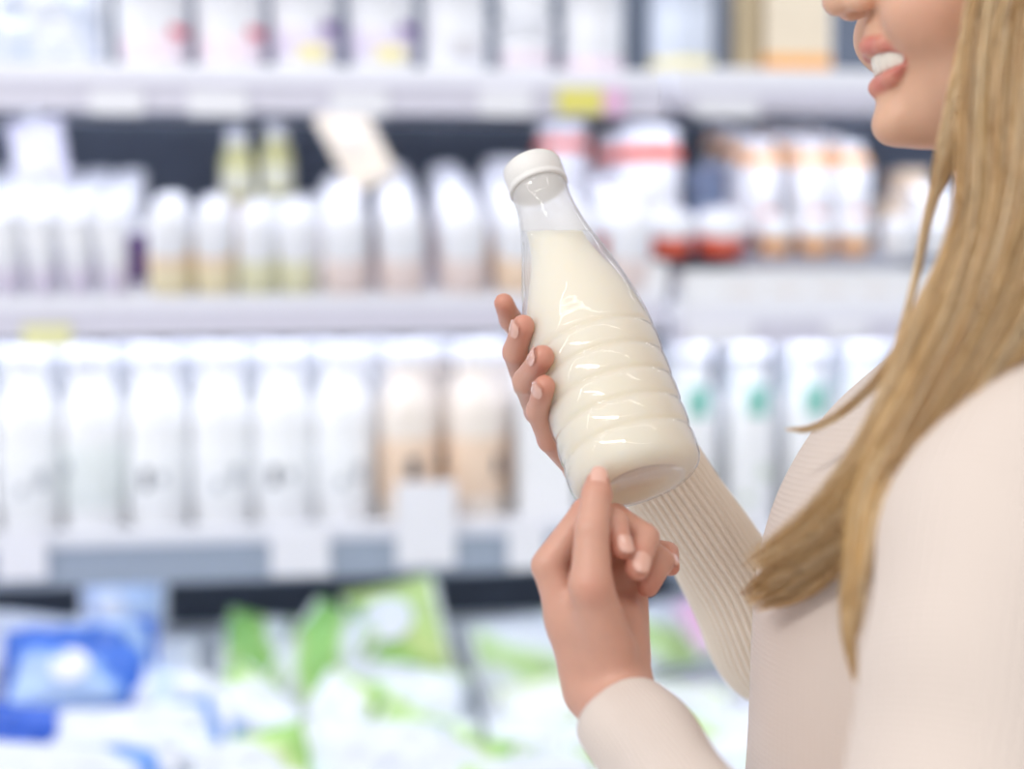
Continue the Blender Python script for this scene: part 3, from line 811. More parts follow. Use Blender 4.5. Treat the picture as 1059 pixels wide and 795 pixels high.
# ================================================================== THE PERSON
class Field:
    def __init__(s, lo, hi, h):
        s.h = h; s.lo = np.array(lo, float); s.n = np.ceil((np.array(hi) - s.lo) / h).astype(int) + 1
        s.F = np.full(s.n, .2, np.float32)
    def sub(s, lo, hi):
        a = np.maximum(np.floor((np.array(lo) - s.lo) / s.h).astype(int), 0)
        b = np.minimum(np.ceil((np.array(hi) - s.lo) / s.h).astype(int) + 1, s.n)
        if np.any(b <= a): return None
        g = [(s.lo[i] + s.h * np.arange(a[i], b[i])).astype(np.float32) for i in range(3)]
        return (slice(a[0], b[0]), slice(a[1], b[1]), slice(a[2], b[2])), np.meshgrid(*g, indexing='ij', sparse=True)
def smin(a, b, k):
    if k <= 0: return np.minimum(a, b)
    h = np.maximum(k - np.abs(a - b), 0) / k
    return np.minimum(a, b) - h * h * k * .25
def cap_d(g, a, b, ra, rb):
    a = np.array(a, np.float32); b = np.array(b, np.float32); ba = b - a; L2 = float(ba @ ba) + 1e-12
    p = [g[i] - a[i] for i in range(3)]
    t = np.clip((p[0] * ba[0] + p[1] * ba[1] + p[2] * ba[2]) / L2, 0, 1)
    d = np.sqrt((p[0] - t * ba[0]) ** 2 + (p[1] - t * ba[1]) ** 2 + (p[2] - t * ba[2]) ** 2)
    return d - (ra + (rb - ra) * t)
def ell_d(g, c, r, rot=None):
    p = [g[i] - np.float32(c[i]) for i in range(3)]
    if rot is not None:
        q = [p[0] * rot[0][i] + p[1] * rot[1][i] + p[2] * rot[2][i] for i in range(3)]; p = q
    k0 = np.sqrt((p[0] / r[0]) ** 2 + (p[1] / r[1]) ** 2 + (p[2] / r[2]) ** 2)
    k1 = np.sqrt((p[0] / r[0] ** 2) ** 2 + (p[1] / r[1] ** 2) ** 2 + (p[2] / r[2] ** 2) ** 2) + 1e-9
    return k0 * (k0 - 1) / k1
def prim_box(pr):
    if pr[0] == 'c':
        r = max(pr[3], pr[4]); a, b = np.array(pr[1]), np.array(pr[2]); return np.minimum(a, b) - r, np.maximum(a, b) + r
    r = max(pr[2]) if len(pr) > 3 and pr[3] is not None else np.array(pr[2])
    return np.array(pr[1]) - r, np.array(pr[1]) + r
def prim_d(g, pr):
    return cap_d(g, *pr[1:5]) if pr[0] == 'c' else ell_d(g, pr[1], pr[2], pr[3] if len(pr) > 3 else None)
def add(fl, prims, k=.008, kin=.003, op='u'):
    """prims blended with one another at kin, then into the field at k"""
    bx = [prim_box(p) for p in prims]
    m = max(k, kin) + 4 * fl.h
    r = fl.sub(np.min([b[0] for b in bx], 0) - m, np.max([b[1] for b in bx], 0) + m)
    if r is None: return
    sl, g = r; d = None
    for p in prims:
        q = prim_d(g, p); d = q if d is None else smin(d, q, kin)
    if op == 'u': fl.F[sl] = smin(fl.F[sl], d.astype(np.float32), k)
    else: fl.F[sl] = -smin(-fl.F[sl], d.astype(np.float32), k)
def nets(fl):
    F = fl.F; h = fl.h; ins = F < 0
    nx, ny, nz = F.shape
    c = np.zeros((nx - 1, ny - 1, nz - 1), np.uint8)
    for dx in (0, 1):
        for dy in (0, 1):
            for dz in (0, 1):
                c += ins[dx:nx - 1 + dx, dy:ny - 1 + dy, dz:nz - 1 + dz]
    act = np.argwhere((c > 0) & (c < 8))
    idx = np.full(c.shape, -1, np.int32); idx[act[:, 0], act[:, 1], act[:, 2]] = np.arange(len(act))
    off = [(i, j, k) for i in (0, 1) for j in (0, 1) for k in (0, 1)]
    val = np.stack([F[act[:, 0] + o[0], act[:, 1] + o[1], act[:, 2] + o[2]] for o in off], 1)
    acc = np.zeros((len(act), 3)); cnt = np.zeros(len(act))
    for a in range(8):
        for b in range(a + 1, 8):
            if sum(abs(off[a][i] - off[b][i]) for i in range(3)) != 1: continue
            cr = (val[:, a] < 0) != (val[:, b] < 0)
            t = val[cr, a] / (val[cr, a] - val[cr, b])
            acc[cr] += np.array(off[a]) + t[:, None] * (np.array(off[b]) - np.array(off[a])); cnt[cr] += 1
    v = fl.lo + h * (act + acc / cnt[:, None])
    quads = []
    for axis in range(3):
        sl0 = [slice(1, n - 1) for n in F.shape]; sl1 = list(sl0)
        sl0[axis] = slice(0, F.shape[axis] - 1); sl1[axis] = slice(1, F.shape[axis])
        a, b = ins[tuple(sl0)], ins[tuple(sl1)]
        u, w = [(1, 2), (2, 0), (0, 1)][axis]
        for m_, flip in ((a & ~b, False), (~a & b, True)):
            e = np.argwhere(m_)
            base = e.copy()
            for q in range(3):
                if q != axis: base[:, q] += 1
            def cell(du, dw):
                k = base.copy(); k[:, u] -= du; k[:, w] -= dw
                return idx[k[:, 0], k[:, 1], k[:, 2]]
            q = np.stack([cell(1, 1), cell(0, 1), cell(0, 0), cell(1, 0)], 1)
            if flip: q = q[:, ::-1]
            quads.append(q)
    return v, np.concatenate(quads)
def relax(v, q, it=2, lam=.5):
    e = np.concatenate([q[:, [0, 1]], q[:, [1, 2]], q[:, [2, 3]], q[:, [3, 0]]])
    for _ in range(it):
        s = np.zeros_like(v); n = np.zeros(len(v))
        for a, b in ((0, 1), (1, 0)):
            for i in range(3): s[:, i] += np.bincount(e[:, a], weights=v[e[:, b], i], minlength=len(v))
            n += np.bincount(e[:, a], minlength=len(v))
        v = v + lam * (s / np.maximum(n, 1)[:, None] - v)
    return v
def quad_mesh(v, q):
    me = bpy.data.meshes.new('m')
    me.vertices.add(len(v)); me.vertices.foreach_set('co', np.asarray(v, np.float32).ravel())
    me.loops.add(len(q) * 4); me.loops.foreach_set('vertex_index', q.astype(np.int32).ravel())
    me.polygons.add(len(q)); me.polygons.foreach_set('loop_start', np.arange(0, len(q) * 4, 4, dtype=np.int32))
    me.polygons.foreach_set('use_smooth', np.ones(len(q), bool))
    me.update(calc_edges=True); me.validate()
    return me
def col_attr(me, name, c):
    a = me.color_attributes.new(name, 'FLOAT_COLOR', 'POINT')
    c4 = np.ones((len(c), 4), np.float32); c4[:, :3] = c
    a.data.foreach_set('color', c4.ravel())

HD = .86                                            # depth of the face's mid-plane
SUB = L(883, 25, HD)                                # the point below the nose
def hp(f, l, z):                                    # forward, towards the lens, up
    return SUB + np.array([-f, -l, z])
FYAW = R_(0)
def seq(pts, rs): return [('c', pts[i], pts[i + 1], rs[i], rs[i + 1]) for i in range(len(pts) - 1)]

# --- joints ---------------------------------------------------------------------
SL, EL, WL = L(1045, 500, .72), L(915, 1130, .62), L(629, 716, .862)
SR, ER, WR = L(965, 470, 1.04), L(806, 668, 1.055), L(678, 482, 1.006)
body = Field((-.03, .60, -.44), (.66, 1.24, .42), .002)
# torso (under the sweater)
CH = L(975, 650, .885)
trunk = [('e', CH, (.095, .145, .15)), ('e', CH + np.array([.06, 0, -.14]), (.10, .14, .20)), ('e', CH + np.array([.06, 0, .08]), (.095, .15, .10)),
         ('c', SL + np.array([.02, .02, 0]), SR + np.array([.04, -.04, .02]), .045, .045)]
add(body, trunk, .03, .04)
neck0, neck1 = hp(-.102, 0, -.045), hp(-.136, 0, -.215)
add(body, seq([neck0, neck1], [.046, .052]), .02, .01)
add(body, [('c', neck1, CH + np.array([.08, 0, .12]), .06, .09)], .04, .01)
# arms
add(body, seq([SL, EL, WL], [.040, .031, .0235]), .01, .01)
add(body, seq([SR, ER, WR], [.042, .034, .022]), .01, .01)
# head
add(body, [('e', hp(-.092, 0, .078), (.095, .073, .098)), ('e', hp(-.0595, 0, .010), (.047, .056, .058)), ('e', hp(-.070, 0, -.034), (.042, .046, .034)),
           ('c', hp(-.040, 0, -.0555), hp(-.094, .046, -.026), .0150, .015), ('c', hp(-.040, 0, -.0555), hp(-.094, -.046, -.026), .0150, .015),
           ('c', hp(-.094, .046, -.022), hp(-.10, .058, .03), .014, .014), ('c', hp(-.094, -.046, -.022), hp(-.10, -.058, .03), .014, .014)], .02, .018)
add(body, [('e', hp(-.034, .034, .000), (.026, .020, .024))], .014, .01); add(body, [('e', hp(-.034, -.034, .000), (.026, .020, .024))], .014, .01)
add(body, [('c', hp(-.0125, 0, -.004), hp(-.026, 0, -.048), .006, .010)], .012, .01)
add(body, [('e', hp(-.0255, 0, -.0605), (.0145, .0165, .0135))], .006, .01)                         # chin
add(body, [('c', hp(.0085, 0, .0145), hp(-.008, 0, .052), .0080, .0085), ('e', hp(.0095, 0, .014), (.0095, .0095, .0085)),
           ('e', hp(-.001, .0105, .0110), (.0085, .0065, .0068)), ('e', hp(-.001, -.0105, .0110), (.0085, .0065, .0068))], .006, .005)
for s_ in (1, -1):
    add(body, [('e', hp(-.004, .006 * s_, .0050), (.004, .0028, .003))], .003, .002, 'd')            # nostrils
    add(body, [('e', hp(-.006, .031 * s_, .056), (.013, .016, .011))], .01, .002, 'd')               # eye sockets
    add(body, [('e', hp(-.020, .031 * s_, .055), (.0125, .0135, .0115))], .004, .002)                # closed lids
    add(body, [('c', hp(-.003, .015 * s_, .072), hp(-.014, .045 * s_, .073), .006, .005)], .008, .002)  # brows
    add(body, [('e', hp(-.098, .072 * s_, .045), (.016, .006, .029))], .006, .002)                   # ears
# lips
lip_up = [('c', hp(-.0085, 0, -.0130), hp(-.0138, .013 * s_, -.0155), .0052, .0050) for s_ in (1, -1)] + [('c', hp(-.0138, .013 * s_, -.0155), hp(-.0255, .0255 * s_, -.021), .0050, .0028) for s_ in (1, -1)]
lip_lo = [('c', hp(-.0150, 0, -.0385), hp(-.0190, .013 * s_, -.0352), .0058, .0054) for s_ in (1, -1)] + [('c', hp(-.0190, .013 * s_, -.0352), hp(-.027, .0255 * s_, -.0225), .0054, .0028) for s_ in (1, -1)]
add(body, lip_up, .003, .003); add(body, lip_lo, .003, .003)
add(body, [('e', hp(-.019, 0, -.0258), (.020, .0255, .0058))], .002, .002, 'd')

# --- near hand (left): thumb up, fingers folded ------------------------------------
def fing(pts, rs, k=.005):
    add(body, seq(pts, rs), k, .0025)
lp = lambda *a: L(*a)
palm = [('c', L(609, 712, .862), L(592, 640, .862), .0165, .0150), ('c', L(648, 712, .864), L(640, 640, .88), .0165, .0150),
        ('c', L(592, 640, .862), L(567, 586, .862), .0150, .0100), ('c', L(600, 640, .875), L(584, 578, .884), .0150, .0105),
        ('c', L(612, 640, .888), L(600, 572, .904), .0150, .0105), ('c', L(628, 640, .895), L(620, 572, .922), .0150, .0098),
        ('c', L(650, 680, .885), L(648, 600, .906), .0135, .0135), ('c', WL * .8 + EL * .2, L(632, 702, .862), .022, .019)]
add(body, palm, .006, .010)
tP = [L(628, 668, .850), L(611, 606, .834), L(612, 548, .842), L(617, 512, .852), L(618, 499, .858)]
fing(tP[:2], [.0165, .0128], .012)
fing(tP[1:], [.0128, .0102, .0092, .0076], .004)
iP = [L(567, 584, .862), L(606, 530, .868), L(636, 540, .858), L(643, 567, .848)]
mP = [L(582, 574, .884), L(636, 537, .886), L(667, 556, .868), L(659, 588, .850)]
rP = [L(598, 570, .904), L(652, 556, .910), L(683, 580, .892), L(670, 606, .876)]
kP = [L(618, 572, .922), L(664, 566, .930), L(690, 572, .915), L(693, 586, .902)]
fing(iP, [.0105, .0092, .0080, .0068], .0025)
fing(mP, [.0108, .0098, .0088, .0078], .0025)
fing(rP, [.0104, .0095, .0084, .0072], .0025)
fing(kP, [.0092, .0082, .0074, .0064], .0025)
# --- far hand (right): wrapped round the bottle from behind --------------------------
palm2 = [('c', L(678, 488, 1.006), L(640, 450, 1.015), .020, .017), ('c', L(640, 450, 1.015), L(588, 392, 1.018), .016, .011), ('c', L(640, 450, 1.012), L(592, 422, 1.012), .016, .011),
         ('c', L(650, 470, 1.005), L(596, 450, 1.000), .016, .0105), ('c', L(660, 480, .998), L(596, 484, .975), .015, .010)]
add(body, palm2, .006, .008)
i2 = [L(588, 392, 1.018), L(545, 352, 1.000), L(528, 330, .975), L(521, 313, .960)]
m2 = [L(592, 422, 1.012), L(545, 398, .985), L(533, 364, .946), L(541, 337, .926)]
r2 = [L(596, 450, 1.000), L(556, 425, .975), L(544, 394, .934), L(561, 369, .905)]
k2 = [L(596, 484, .972), L(568, 455, .938), L(556, 425, .920), L(563, 399, .899)]
fing(i2, [.0100, .0088, .0078, .0068], .002)
fing(m2, [.0102, .0092, .0086, .0078], .002)
fing(r2, [.0100, .0092, .0088, .0080], .002)
fing(k2, [.0088, .0078, .0076, .0072], .002)
t2 = [L(648, 455, 1.010), L(656, 400, 1.012), L(652, 362, 1.005), L(640, 335, 1.000)]
fing(t2, [.016, .0115, .010, .008], .008)

bv, bq = nets(body)
bv = relax(bv, bq, 2, .45)
# skin tint: lips and warmer finger ends belong to the skin itself
def seg_dist(v, pr):
    a, b = np.array(pr[1]), np.array(pr[2]); ba = b - a
    t = np.clip(((v - a) @ ba) / (ba @ ba + 1e-12), 0, 1)
    return np.linalg.norm(v - a - t[:, None] * ba, axis=1) - (pr[3] + (pr[4] - pr[3]) * t)
SKIN_F = np.array(lin(224, 178, 150)[:3]); SKIN_H = np.array(lin(213, 162, 141)[:3]); RED = np.array(lin(202, 114, 92)[:3]); LIP = np.array(lin(206, 120, 110)[:3])
headm = (bv[:, 2] > SUB[2] - .2) & (bv[:, 0] > SUB[0] - .03)
colr = np.where(headm[:, None], SKIN_F, SKIN_H)
def tint(mask, c):
    global colr
    colr = colr * (1 - mask[:, None]) + c * mask[:, None]
dl = np.min([seg_dist(bv, p) for p in lip_up + lip_lo], 0)
tint(np.clip(1 - dl / .0018, 0, 1) * .85 * headm, LIP)
for s_ in (1, -1):
    tint(np.clip(1 - seg_dist(bv, ('c', hp(-.001, .014 * s_, .0725), hp(-.014, .046 * s_, .0745), .0042, .0025)) / .0015, 0, 1) * .7 * headm, np.array(lin(140, 104, 74)[:3]))
    tint(np.clip(1 - seg_dist(bv, ('c', hp(-.009, .019 * s_, .0505), hp(-.013, .043 * s_, .0500), .0022, .0022)) / .0015, 0, 1) * .85 * headm, np.array(lin(84, 58, 46)[:3]))
tint(.30 * np.exp(-(np.linalg.norm(bv - hp(-.03, .045, -.004), axis=1) / .022) ** 2), np.array(lin(228, 156, 134)[:3]))
for ch in (iP, mP, rP, kP, i2, m2, r2, k2):
    tint(.55 * np.exp(-(np.linalg.norm(bv - ch[3], axis=1) / .011) ** 2), RED)
    tint(.30 * np.exp(-(np.linalg.norm(bv - ch[1], axis=1) / .012) ** 2), RED)
tint(.45 * np.exp(-(np.linalg.norm(bv - tP[4], axis=1) / .012) ** 2), RED)
tint(.25 * np.exp(-(np.linalg.norm(bv - (tP[1] - np.array([0, .012, 0])), axis=1) / .010) ** 2), RED)
skin = bpy.data.materials.new('skin'); skin.use_nodes = True
nt = skin.node_tree; bs = nt.nodes['Principled BSDF']
at = nt.nodes.new('ShaderNodeVertexColor'); at.layer_name = 'tint'
tc = nt.nodes.new('ShaderNodeTexCoord'); nz = nt.nodes.new('ShaderNodeTexNoise'); nz.inputs['Scale'].default_value = 90; nz.inputs['Detail'].default_value = 3
nt.links.new(tc.outputs['Object'], nz.inputs['Vector'])
mr = nt.nodes.new('ShaderNodeMapRange'); mr.inputs['To Min'].default_value = .93; mr.inputs['To Max'].default_value = 1.05
nt.links.new(nz.outputs['Fac'], mr.inputs['Value'])
mu = nt.nodes.new('ShaderNodeVectorMath'); mu.operation = 'SCALE'
nt.links.new(at.outputs['Color'], mu.inputs[0]); nt.links.new(mr.outputs['Result'], mu.inputs['Scale'])
nt.links.new(mu.outputs['Vector'], bs.inputs['Base Color'])
nz2 = nt.nodes.new('ShaderNodeTexNoise'); nz2.inputs['Scale'].default_value = 900; nt.links.new(tc.outputs['Object'], nz2.inputs['Vector'])
bp = nt.nodes.new('ShaderNodeBump'); bp.inputs['Strength'].default_value = .15; bp.inputs['Distance'].default_value = .0006
nt.links.new(nz2.outputs['Fac'], bp.inputs['Height']); nt.links.new(bp.outputs['Normal'], bs.inputs['Normal'])
bs.inputs['Roughness'].default_value = .42; bs.inputs['Specular IOR Level'].default_value = .4
bs.inputs['Subsurface Weight'].default_value = .25; bs.inputs['Subsurface Radius'].default_value = (1.0, .35, .2); bs.inputs['Subsurface Scale'].default_value = .004
pm = quad_mesh(to_world(bv), bq); col_attr(pm, 'tint', colr)
person = link('person', pm, None, skin)
tag(person, 'woman with long blonde hair and cream knit sweater, holding up a milk bottle', 'person')
print('BODY', len(bv))

# nails
nail_m = mat('nail', lin(232, 182, 164), rough=.14, spec=.6, coat=.6)
def nail(a, b, r, facing, wid=.8, ln=1.5, back=.35):
    """curved plate on the far end of the segment a-b, on the side of `facing`"""
    a, b, f = np.array(a), np.array(b), np.array(facing, float)
    d = b - a; d /= np.linalg.norm(d)
    f = f - d * (f @ d); f /= np.linalg.norm(f); s = np.cross(d, f)
    vs, fs = [], []; nu, nv = 8, 9
    for layer in (0, 1):
        for j in range(nv + 1):
            v = j / nv * 2 - 1
            for i in range(nu + 1):
                u = i / nu * 2 - 1
                wv = wid * (1 - max(0, v) ** 3 * .28 - max(0, -v) ** 3 * .22)
                ang = u * wv
                y = v * ln * r * .5 * (1 - .12 * u * u) + r * back
                drop = max(0, y / r - .15) ** 2 * .42 * r
                rr = r * 1.05 + (.0004 if layer == 0 else -.0012) - drop * .8
                p = b + d * y + (f * math.cos(ang) + s * math.sin(ang)) * rr
                vs.append(p)
    n = (nu + 1) * (nv + 1)
    for j in range(nv):
        for i in range(nu):
            q = j * (nu + 1) + i
            fs.append((q, q + 1, q + nu + 2, q + nu + 1)); fs.append((n + q, n + q + nu + 1, n + q + nu + 2, n + q + 1))
    me = mesh_from(to_world(np.array(vs)), fs)
    return link('fingernail', me, person, nail_m)
CAMW = (0, -1, 0)
nail(tP[3], tP[4], .0080, (.02, -1, .2), .62, 1.8, .0)
nail(iP[2], iP[3], .0068, (.5, -1, .1), .8, 1.7, .05)
nail(mP[2], mP[3], .0078, (.12, -1, .1), .70, 1.8, .0)
nail(kP[2], kP[3], .0064, (.15, -1, .2), .7, 1.7, .0)
nail(m2[2], m2[3], .0078, (-.5, -1, .35), .68, 1.5, .0)
nail(r2[2], r2[3], .0080, (-.25, -1, .5), .72, 1.5, .0)
nail(k2[2], k2[3], .0072, (-.2, -1, .45), .72, 1.5, .0)
# teeth
vs, fs = [], []
nt_ = 40
for j, (z, back) in enumerate(((-.0150, .0), (-.0205, -.0006), (-.0290, .0012), (-.0305, .004))):
    for i in range(nt_ + 1):
        a = (i / nt_ * 2 - 1) * 1.15
        rx, ry = .019, .0225
        sc_ = 1 - .0 * j; groove = .0004 * (abs(math.sin(i / nt_ * 8 * math.pi)) ** .5 - 1)
        f = -.0135 - rx * (1 - math.cos(a)) - back + groove
        zz = z + (.0012 * (abs(math.sin(i / nt_ * 8 * math.pi)) - 1) * -1 if j == 3 else 0) + .0035 * (1 - math.cos(a))
        vs.append(hp(f, ry * math.sin(a), zz))
for j in range(3):
    for i in range(nt_):
        q = j * (nt_ + 1) + i; fs.append((q, q + 1, q + nt_ + 2, q + nt_ + 1))
tm = link('teeth', mesh_from(to_world(np.array(vs)), fs), person, mat('tooth_enamel', lin(244, 236, 222), rough=.25))
so = tm.modifiers.new('thickness', 'SOLIDIFY'); so.thickness = .002

# --- sweater -----------------------------------------------------------------------
def knit_mat():
    m = bpy.data.materials.new('cream_knit'); m.use_nodes = True; nt = m.node_tree; bs = nt.nodes['Principled BSDF']
    bs.inputs['Base Color'].default_value = lin(230, 214, 203); bs.inputs['Roughness'].default_value = .85
    bs.inputs['Specular IOR Level'].default_value = .15; bs.inputs['Sheen Weight'].default_value = .3; bs.inputs['Sheen Roughness'].default_value = .5
    uv = nt.nodes.new('ShaderNodeAttribute'); uv.attribute_name = 'knit'
    sep = nt.nodes.new('ShaderNodeSeparateXYZ'); nt.links.new(uv.outputs['Vector'], sep.inputs[0])
    def sine(sock, k):
        a = nt.nodes.new('ShaderNodeMath'); a.operation = 'MULTIPLY'; a.inputs[1].default_value = k; nt.links.new(sock, a.inputs[0])
        b = nt.nodes.new('ShaderNodeMath'); b.operation = 'SINE'; nt.links.new(a.outputs[0], b.inputs[0]); return b.outputs[0]
    s1 = sine(sep.outputs['X'], 2 * math.pi / .0046); s2 = sine(sep.outputs['Y'], 2 * math.pi / .0034)
    mm = nt.nodes.new('ShaderNodeMath'); mm.operation = 'MULTIPLY_ADD'; nt.links.new(s2, mm.inputs[0]); mm.inputs[1].default_value = .35; nt.links.new(s1, mm.inputs[2])
    bp = nt.nodes.new('ShaderNodeBump'); bp.inputs['Strength'].default_value = .45; bp.inputs['Distance'].default_value = .0008
    nt.links.new(mm.outputs[0], bp.inputs['Height']); nt.links.new(bp.outputs['Normal'], bs.inputs['Normal'])
    return m
knit = knit_mat()
fine = mat('ribbed_knit', lin(248, 236, 220), rough=.85, spec=.15, bump=.35, nscale=900)
fine.node_tree.nodes['Principled BSDF'].inputs['Sheen Weight'].default_value = .3
fine2 = mat('smooth_cuff_knit', lin(238, 222, 213), rough=.85, spec=.15, bump=.3, nscale=800)

sw = Field((.0, .58, -.46), (.70, 1.26, .06), .004)
off = .014
sw_tr = [('e', CH, (.095 + .020, .145 + off, .15 + off)), ('e', CH + np.array([.030, 0, -.19]), (.160, .15, .25)), ('e', CH + np.array([.06, 0, .08]), (.095 + off, .15 + off, .10 + off)),
         ('c', SL + np.array([.02, .02, 0]), SR + np.array([.04, -.04, .02]), .056, .056)]
add(sw, sw_tr, .03, .045)
add(sw, [('c', neck1 + np.array([.002, 0, .04]), CH + np.array([.08, 0, .12]), .075, .105)], .04, .01)
add(sw, [('c', neck1 + np.array([0, 0, .25]), neck1 + np.array([0, 0, .04]), .07, .07)], .01, .01, 'd')
sv, sq = nets(sw); sv = relax(sv, sq, 4, .5)
sm_ = quad_mesh(to_world(sv), sq)
ka = sm_.attributes.new('knit', 'FLOAT_VECTOR', 'POINT')
kk = np.zeros((len(sv), 3), np.float32); ang = np.arctan2(-(sv[:, 1] - .89), -(sv[:, 0] - CH[0] - .05)); kk[:, 0] = ang * .14; kk[:, 1] = sv[:, 2]
ka.data.foreach_set('vector', kk.ravel())
sweater = link('sweater', sm_, person, knit)
sweater['label'] = 'cream knit sweater'

def catmull(pts, n):
    pts = [np.array(p, float) for p in pts]; pts = [2 * pts[0] - pts[1]] + pts + [2 * pts[-1] - pts[-2]]
    out = []
    for i in range(1, len(pts) - 2):
        for k in range(n):
            t = k / n; p0, p1, p2, p3 = pts[i - 1:i + 3]
            out.append(.5 * (2 * p1 + (p2 - p0) * t + (2 * p0 - 5 * p1 + 4 * p2 - p3) * t * t + (3 * p1 - p0 - 3 * p2 + p3) * t ** 3))
    out.append(pts[-2]); return np.array(out)
def sleeve(name, path, radii, nrib, amp, n=26, m=None, per=6, wr=.0, squash=None):
    c = catmull(path, n); rad = catmull([[r, 0, 0] for r in radii], n)[:, 0]
    t = np.gradient(c, axis=0); t /= np.linalg.norm(t, axis=1)[:, None]
    nrm = np.cross(t[0], [0, 1, 0]); nrm /= np.linalg.norm(nrm)
    rings = []; seg = nrib * per; th = np.linspace(0, 2 * math.pi, seg, endpoint=False)
    arcl = np.concatenate([[0], np.cumsum(np.linalg.norm(np.diff(c, axis=0), axis=1))])
    kn = []
    for i in range(len(c)):
        nrm = nrm - t[i] * (nrm @ t[i]); nrm /= np.linalg.norm(nrm); bi = np.cross(t[i], nrm)
        ribs = amp * (np.abs(np.cos(th * nrib / 2)) ** .6 * 2 - 1)
        wob = wr * (np.sin(3 * th + 40 * arcl[i]) * .5 + np.sin(2 * th - 63 * arcl[i] + 1) + .7 * np.sin(th + 95 * arcl[i]))
        rr = rad[i] + ribs + wob
        rings.append(c[i] + rr[:, None] * (np.cos(th)[:, None] * nrm + np.sin(th)[:, None] * bi))
        kn.append(np.stack([th * rad.mean(), np.full(seg, arcl[i]), np.zeros(seg)], 1))
    # turned-in hem at the wrist
    for ddr, ddt in ((-.0012, .0012), (-.004, .0008), (-.006, -.006), (-.006, -.02)):
        rr = rad[-1] + ribs + wob * 0 + ddr
        rings.append(c[-1] + t[-1] * ddt + rr[:, None] * (np.cos(th)[:, None] * nrm + np.sin(th)[:, None] * bi)); kn.append(kn[-1])
    v = np.concatenate(rings); nr = len(rings)
    i = np.arange(nr - 1)[:, None] * seg; j = np.arange(seg)[None]; j2 = (j + 1) % seg
    q = np.stack([i + j, i + j2, i + seg + j2, i + seg + j], -1).reshape(-1, 4)
    me = quad_mesh(to_world(v), q)
    ka = me.attributes.new('knit', 'FLOAT_VECTOR', 'POINT'); ka.data.foreach_set('vector', np.concatenate(kn).astype(np.float32).ravel())
    return link(name, me, sweater, m)
mid = lambda a, b, t: np.array(a) * (1 - t) + np.array(b) * t
cuffR = mid(ER, WR, 1.06)
s1 = sleeve('sleeve', [SR + np.array([.02, -.02, .0]), mid(SR, ER, .5), ER + np.array([-.002, 0, -.004]), mid(ER, WR, .45), cuffR], [.060, .050, .039, .0335, .031], 40, .0014, 26, fine, 8, .0006)
s1['label'] = 'ribbed sleeve of the raised arm'
cuffL = mid(EL, WL, .915)
s2 = sleeve('sleeve', [SL + np.array([.06, .05, .04]), SL + np.array([-.0, 0, -.02]), mid(SL, EL, .55) + np.array([.01, 0, 0]), EL + np.array([0, 0, -.01]), mid(EL, WL, .45), cuffL], [.045, .060, .056, .053, .037, .029], 70, .0002, 26, knit, 4, .0012)
s2['label'] = 'smooth knit sleeve of the near arm'

# trousers and shoes below the frame
tro = Field((.0, .62, -1.36), (.62, 1.2, -.36), .010)
dn = np.array([0, math.sin(PITCH) * 0, 0])
hipc = CH + np.array([.06, 0, -.24])
down = BASIS.T @ np.array([0, 0, -1.0])
gz = lambda p, z: p + down * (to_world(p)[2] - z)
legs = []
for s_ in (-1, 1):
    h0 = hipc + np.array([0, .075 * s_, -.04]); legs.append((h0, gz(h0, .48) + np.array([0, .01 * s_, 0]), gz(h0, .09)))
add(tro, [('e', hipc, (.125, .165, .12))] + [('c', a, b, .085, .058) for a, b, c_ in legs] + [('c', b, c_, .058, .045) for a, b, c_ in legs], .02, .03)
tv, tq = nets(tro); tv = relax(tv, tq, 3)
link('trousers', quad_mesh(to_world(tv), tq), person, mt('denim', 120, 140, 170, rough=.8, noise=.1, nscale=200))
for a, b, c_ in legs:
    w_ = to_world(c_)
    bm = bmesh.new(); bmesh.ops.create_uvsphere(bm, u_segments=24, v_segments=14, radius=1)
    for v in bm.verts:
        z = v.co.z * .055 + .045
        v.co = Vector((w_[0] - .055 + v.co.x * .13, w_[1] + v.co.y * .046, max(.001, z - .03 * max(0, -v.co.x))))
    me = bpy.data.meshes.new('m'); bm.to_mesh(me); bm.free()
    me.polygons.foreach_set('use_smooth', [True] * len(me.polygons))
    link('shoe', me, person, mt('white_sneaker', 230, 230, 228, rough=.6))

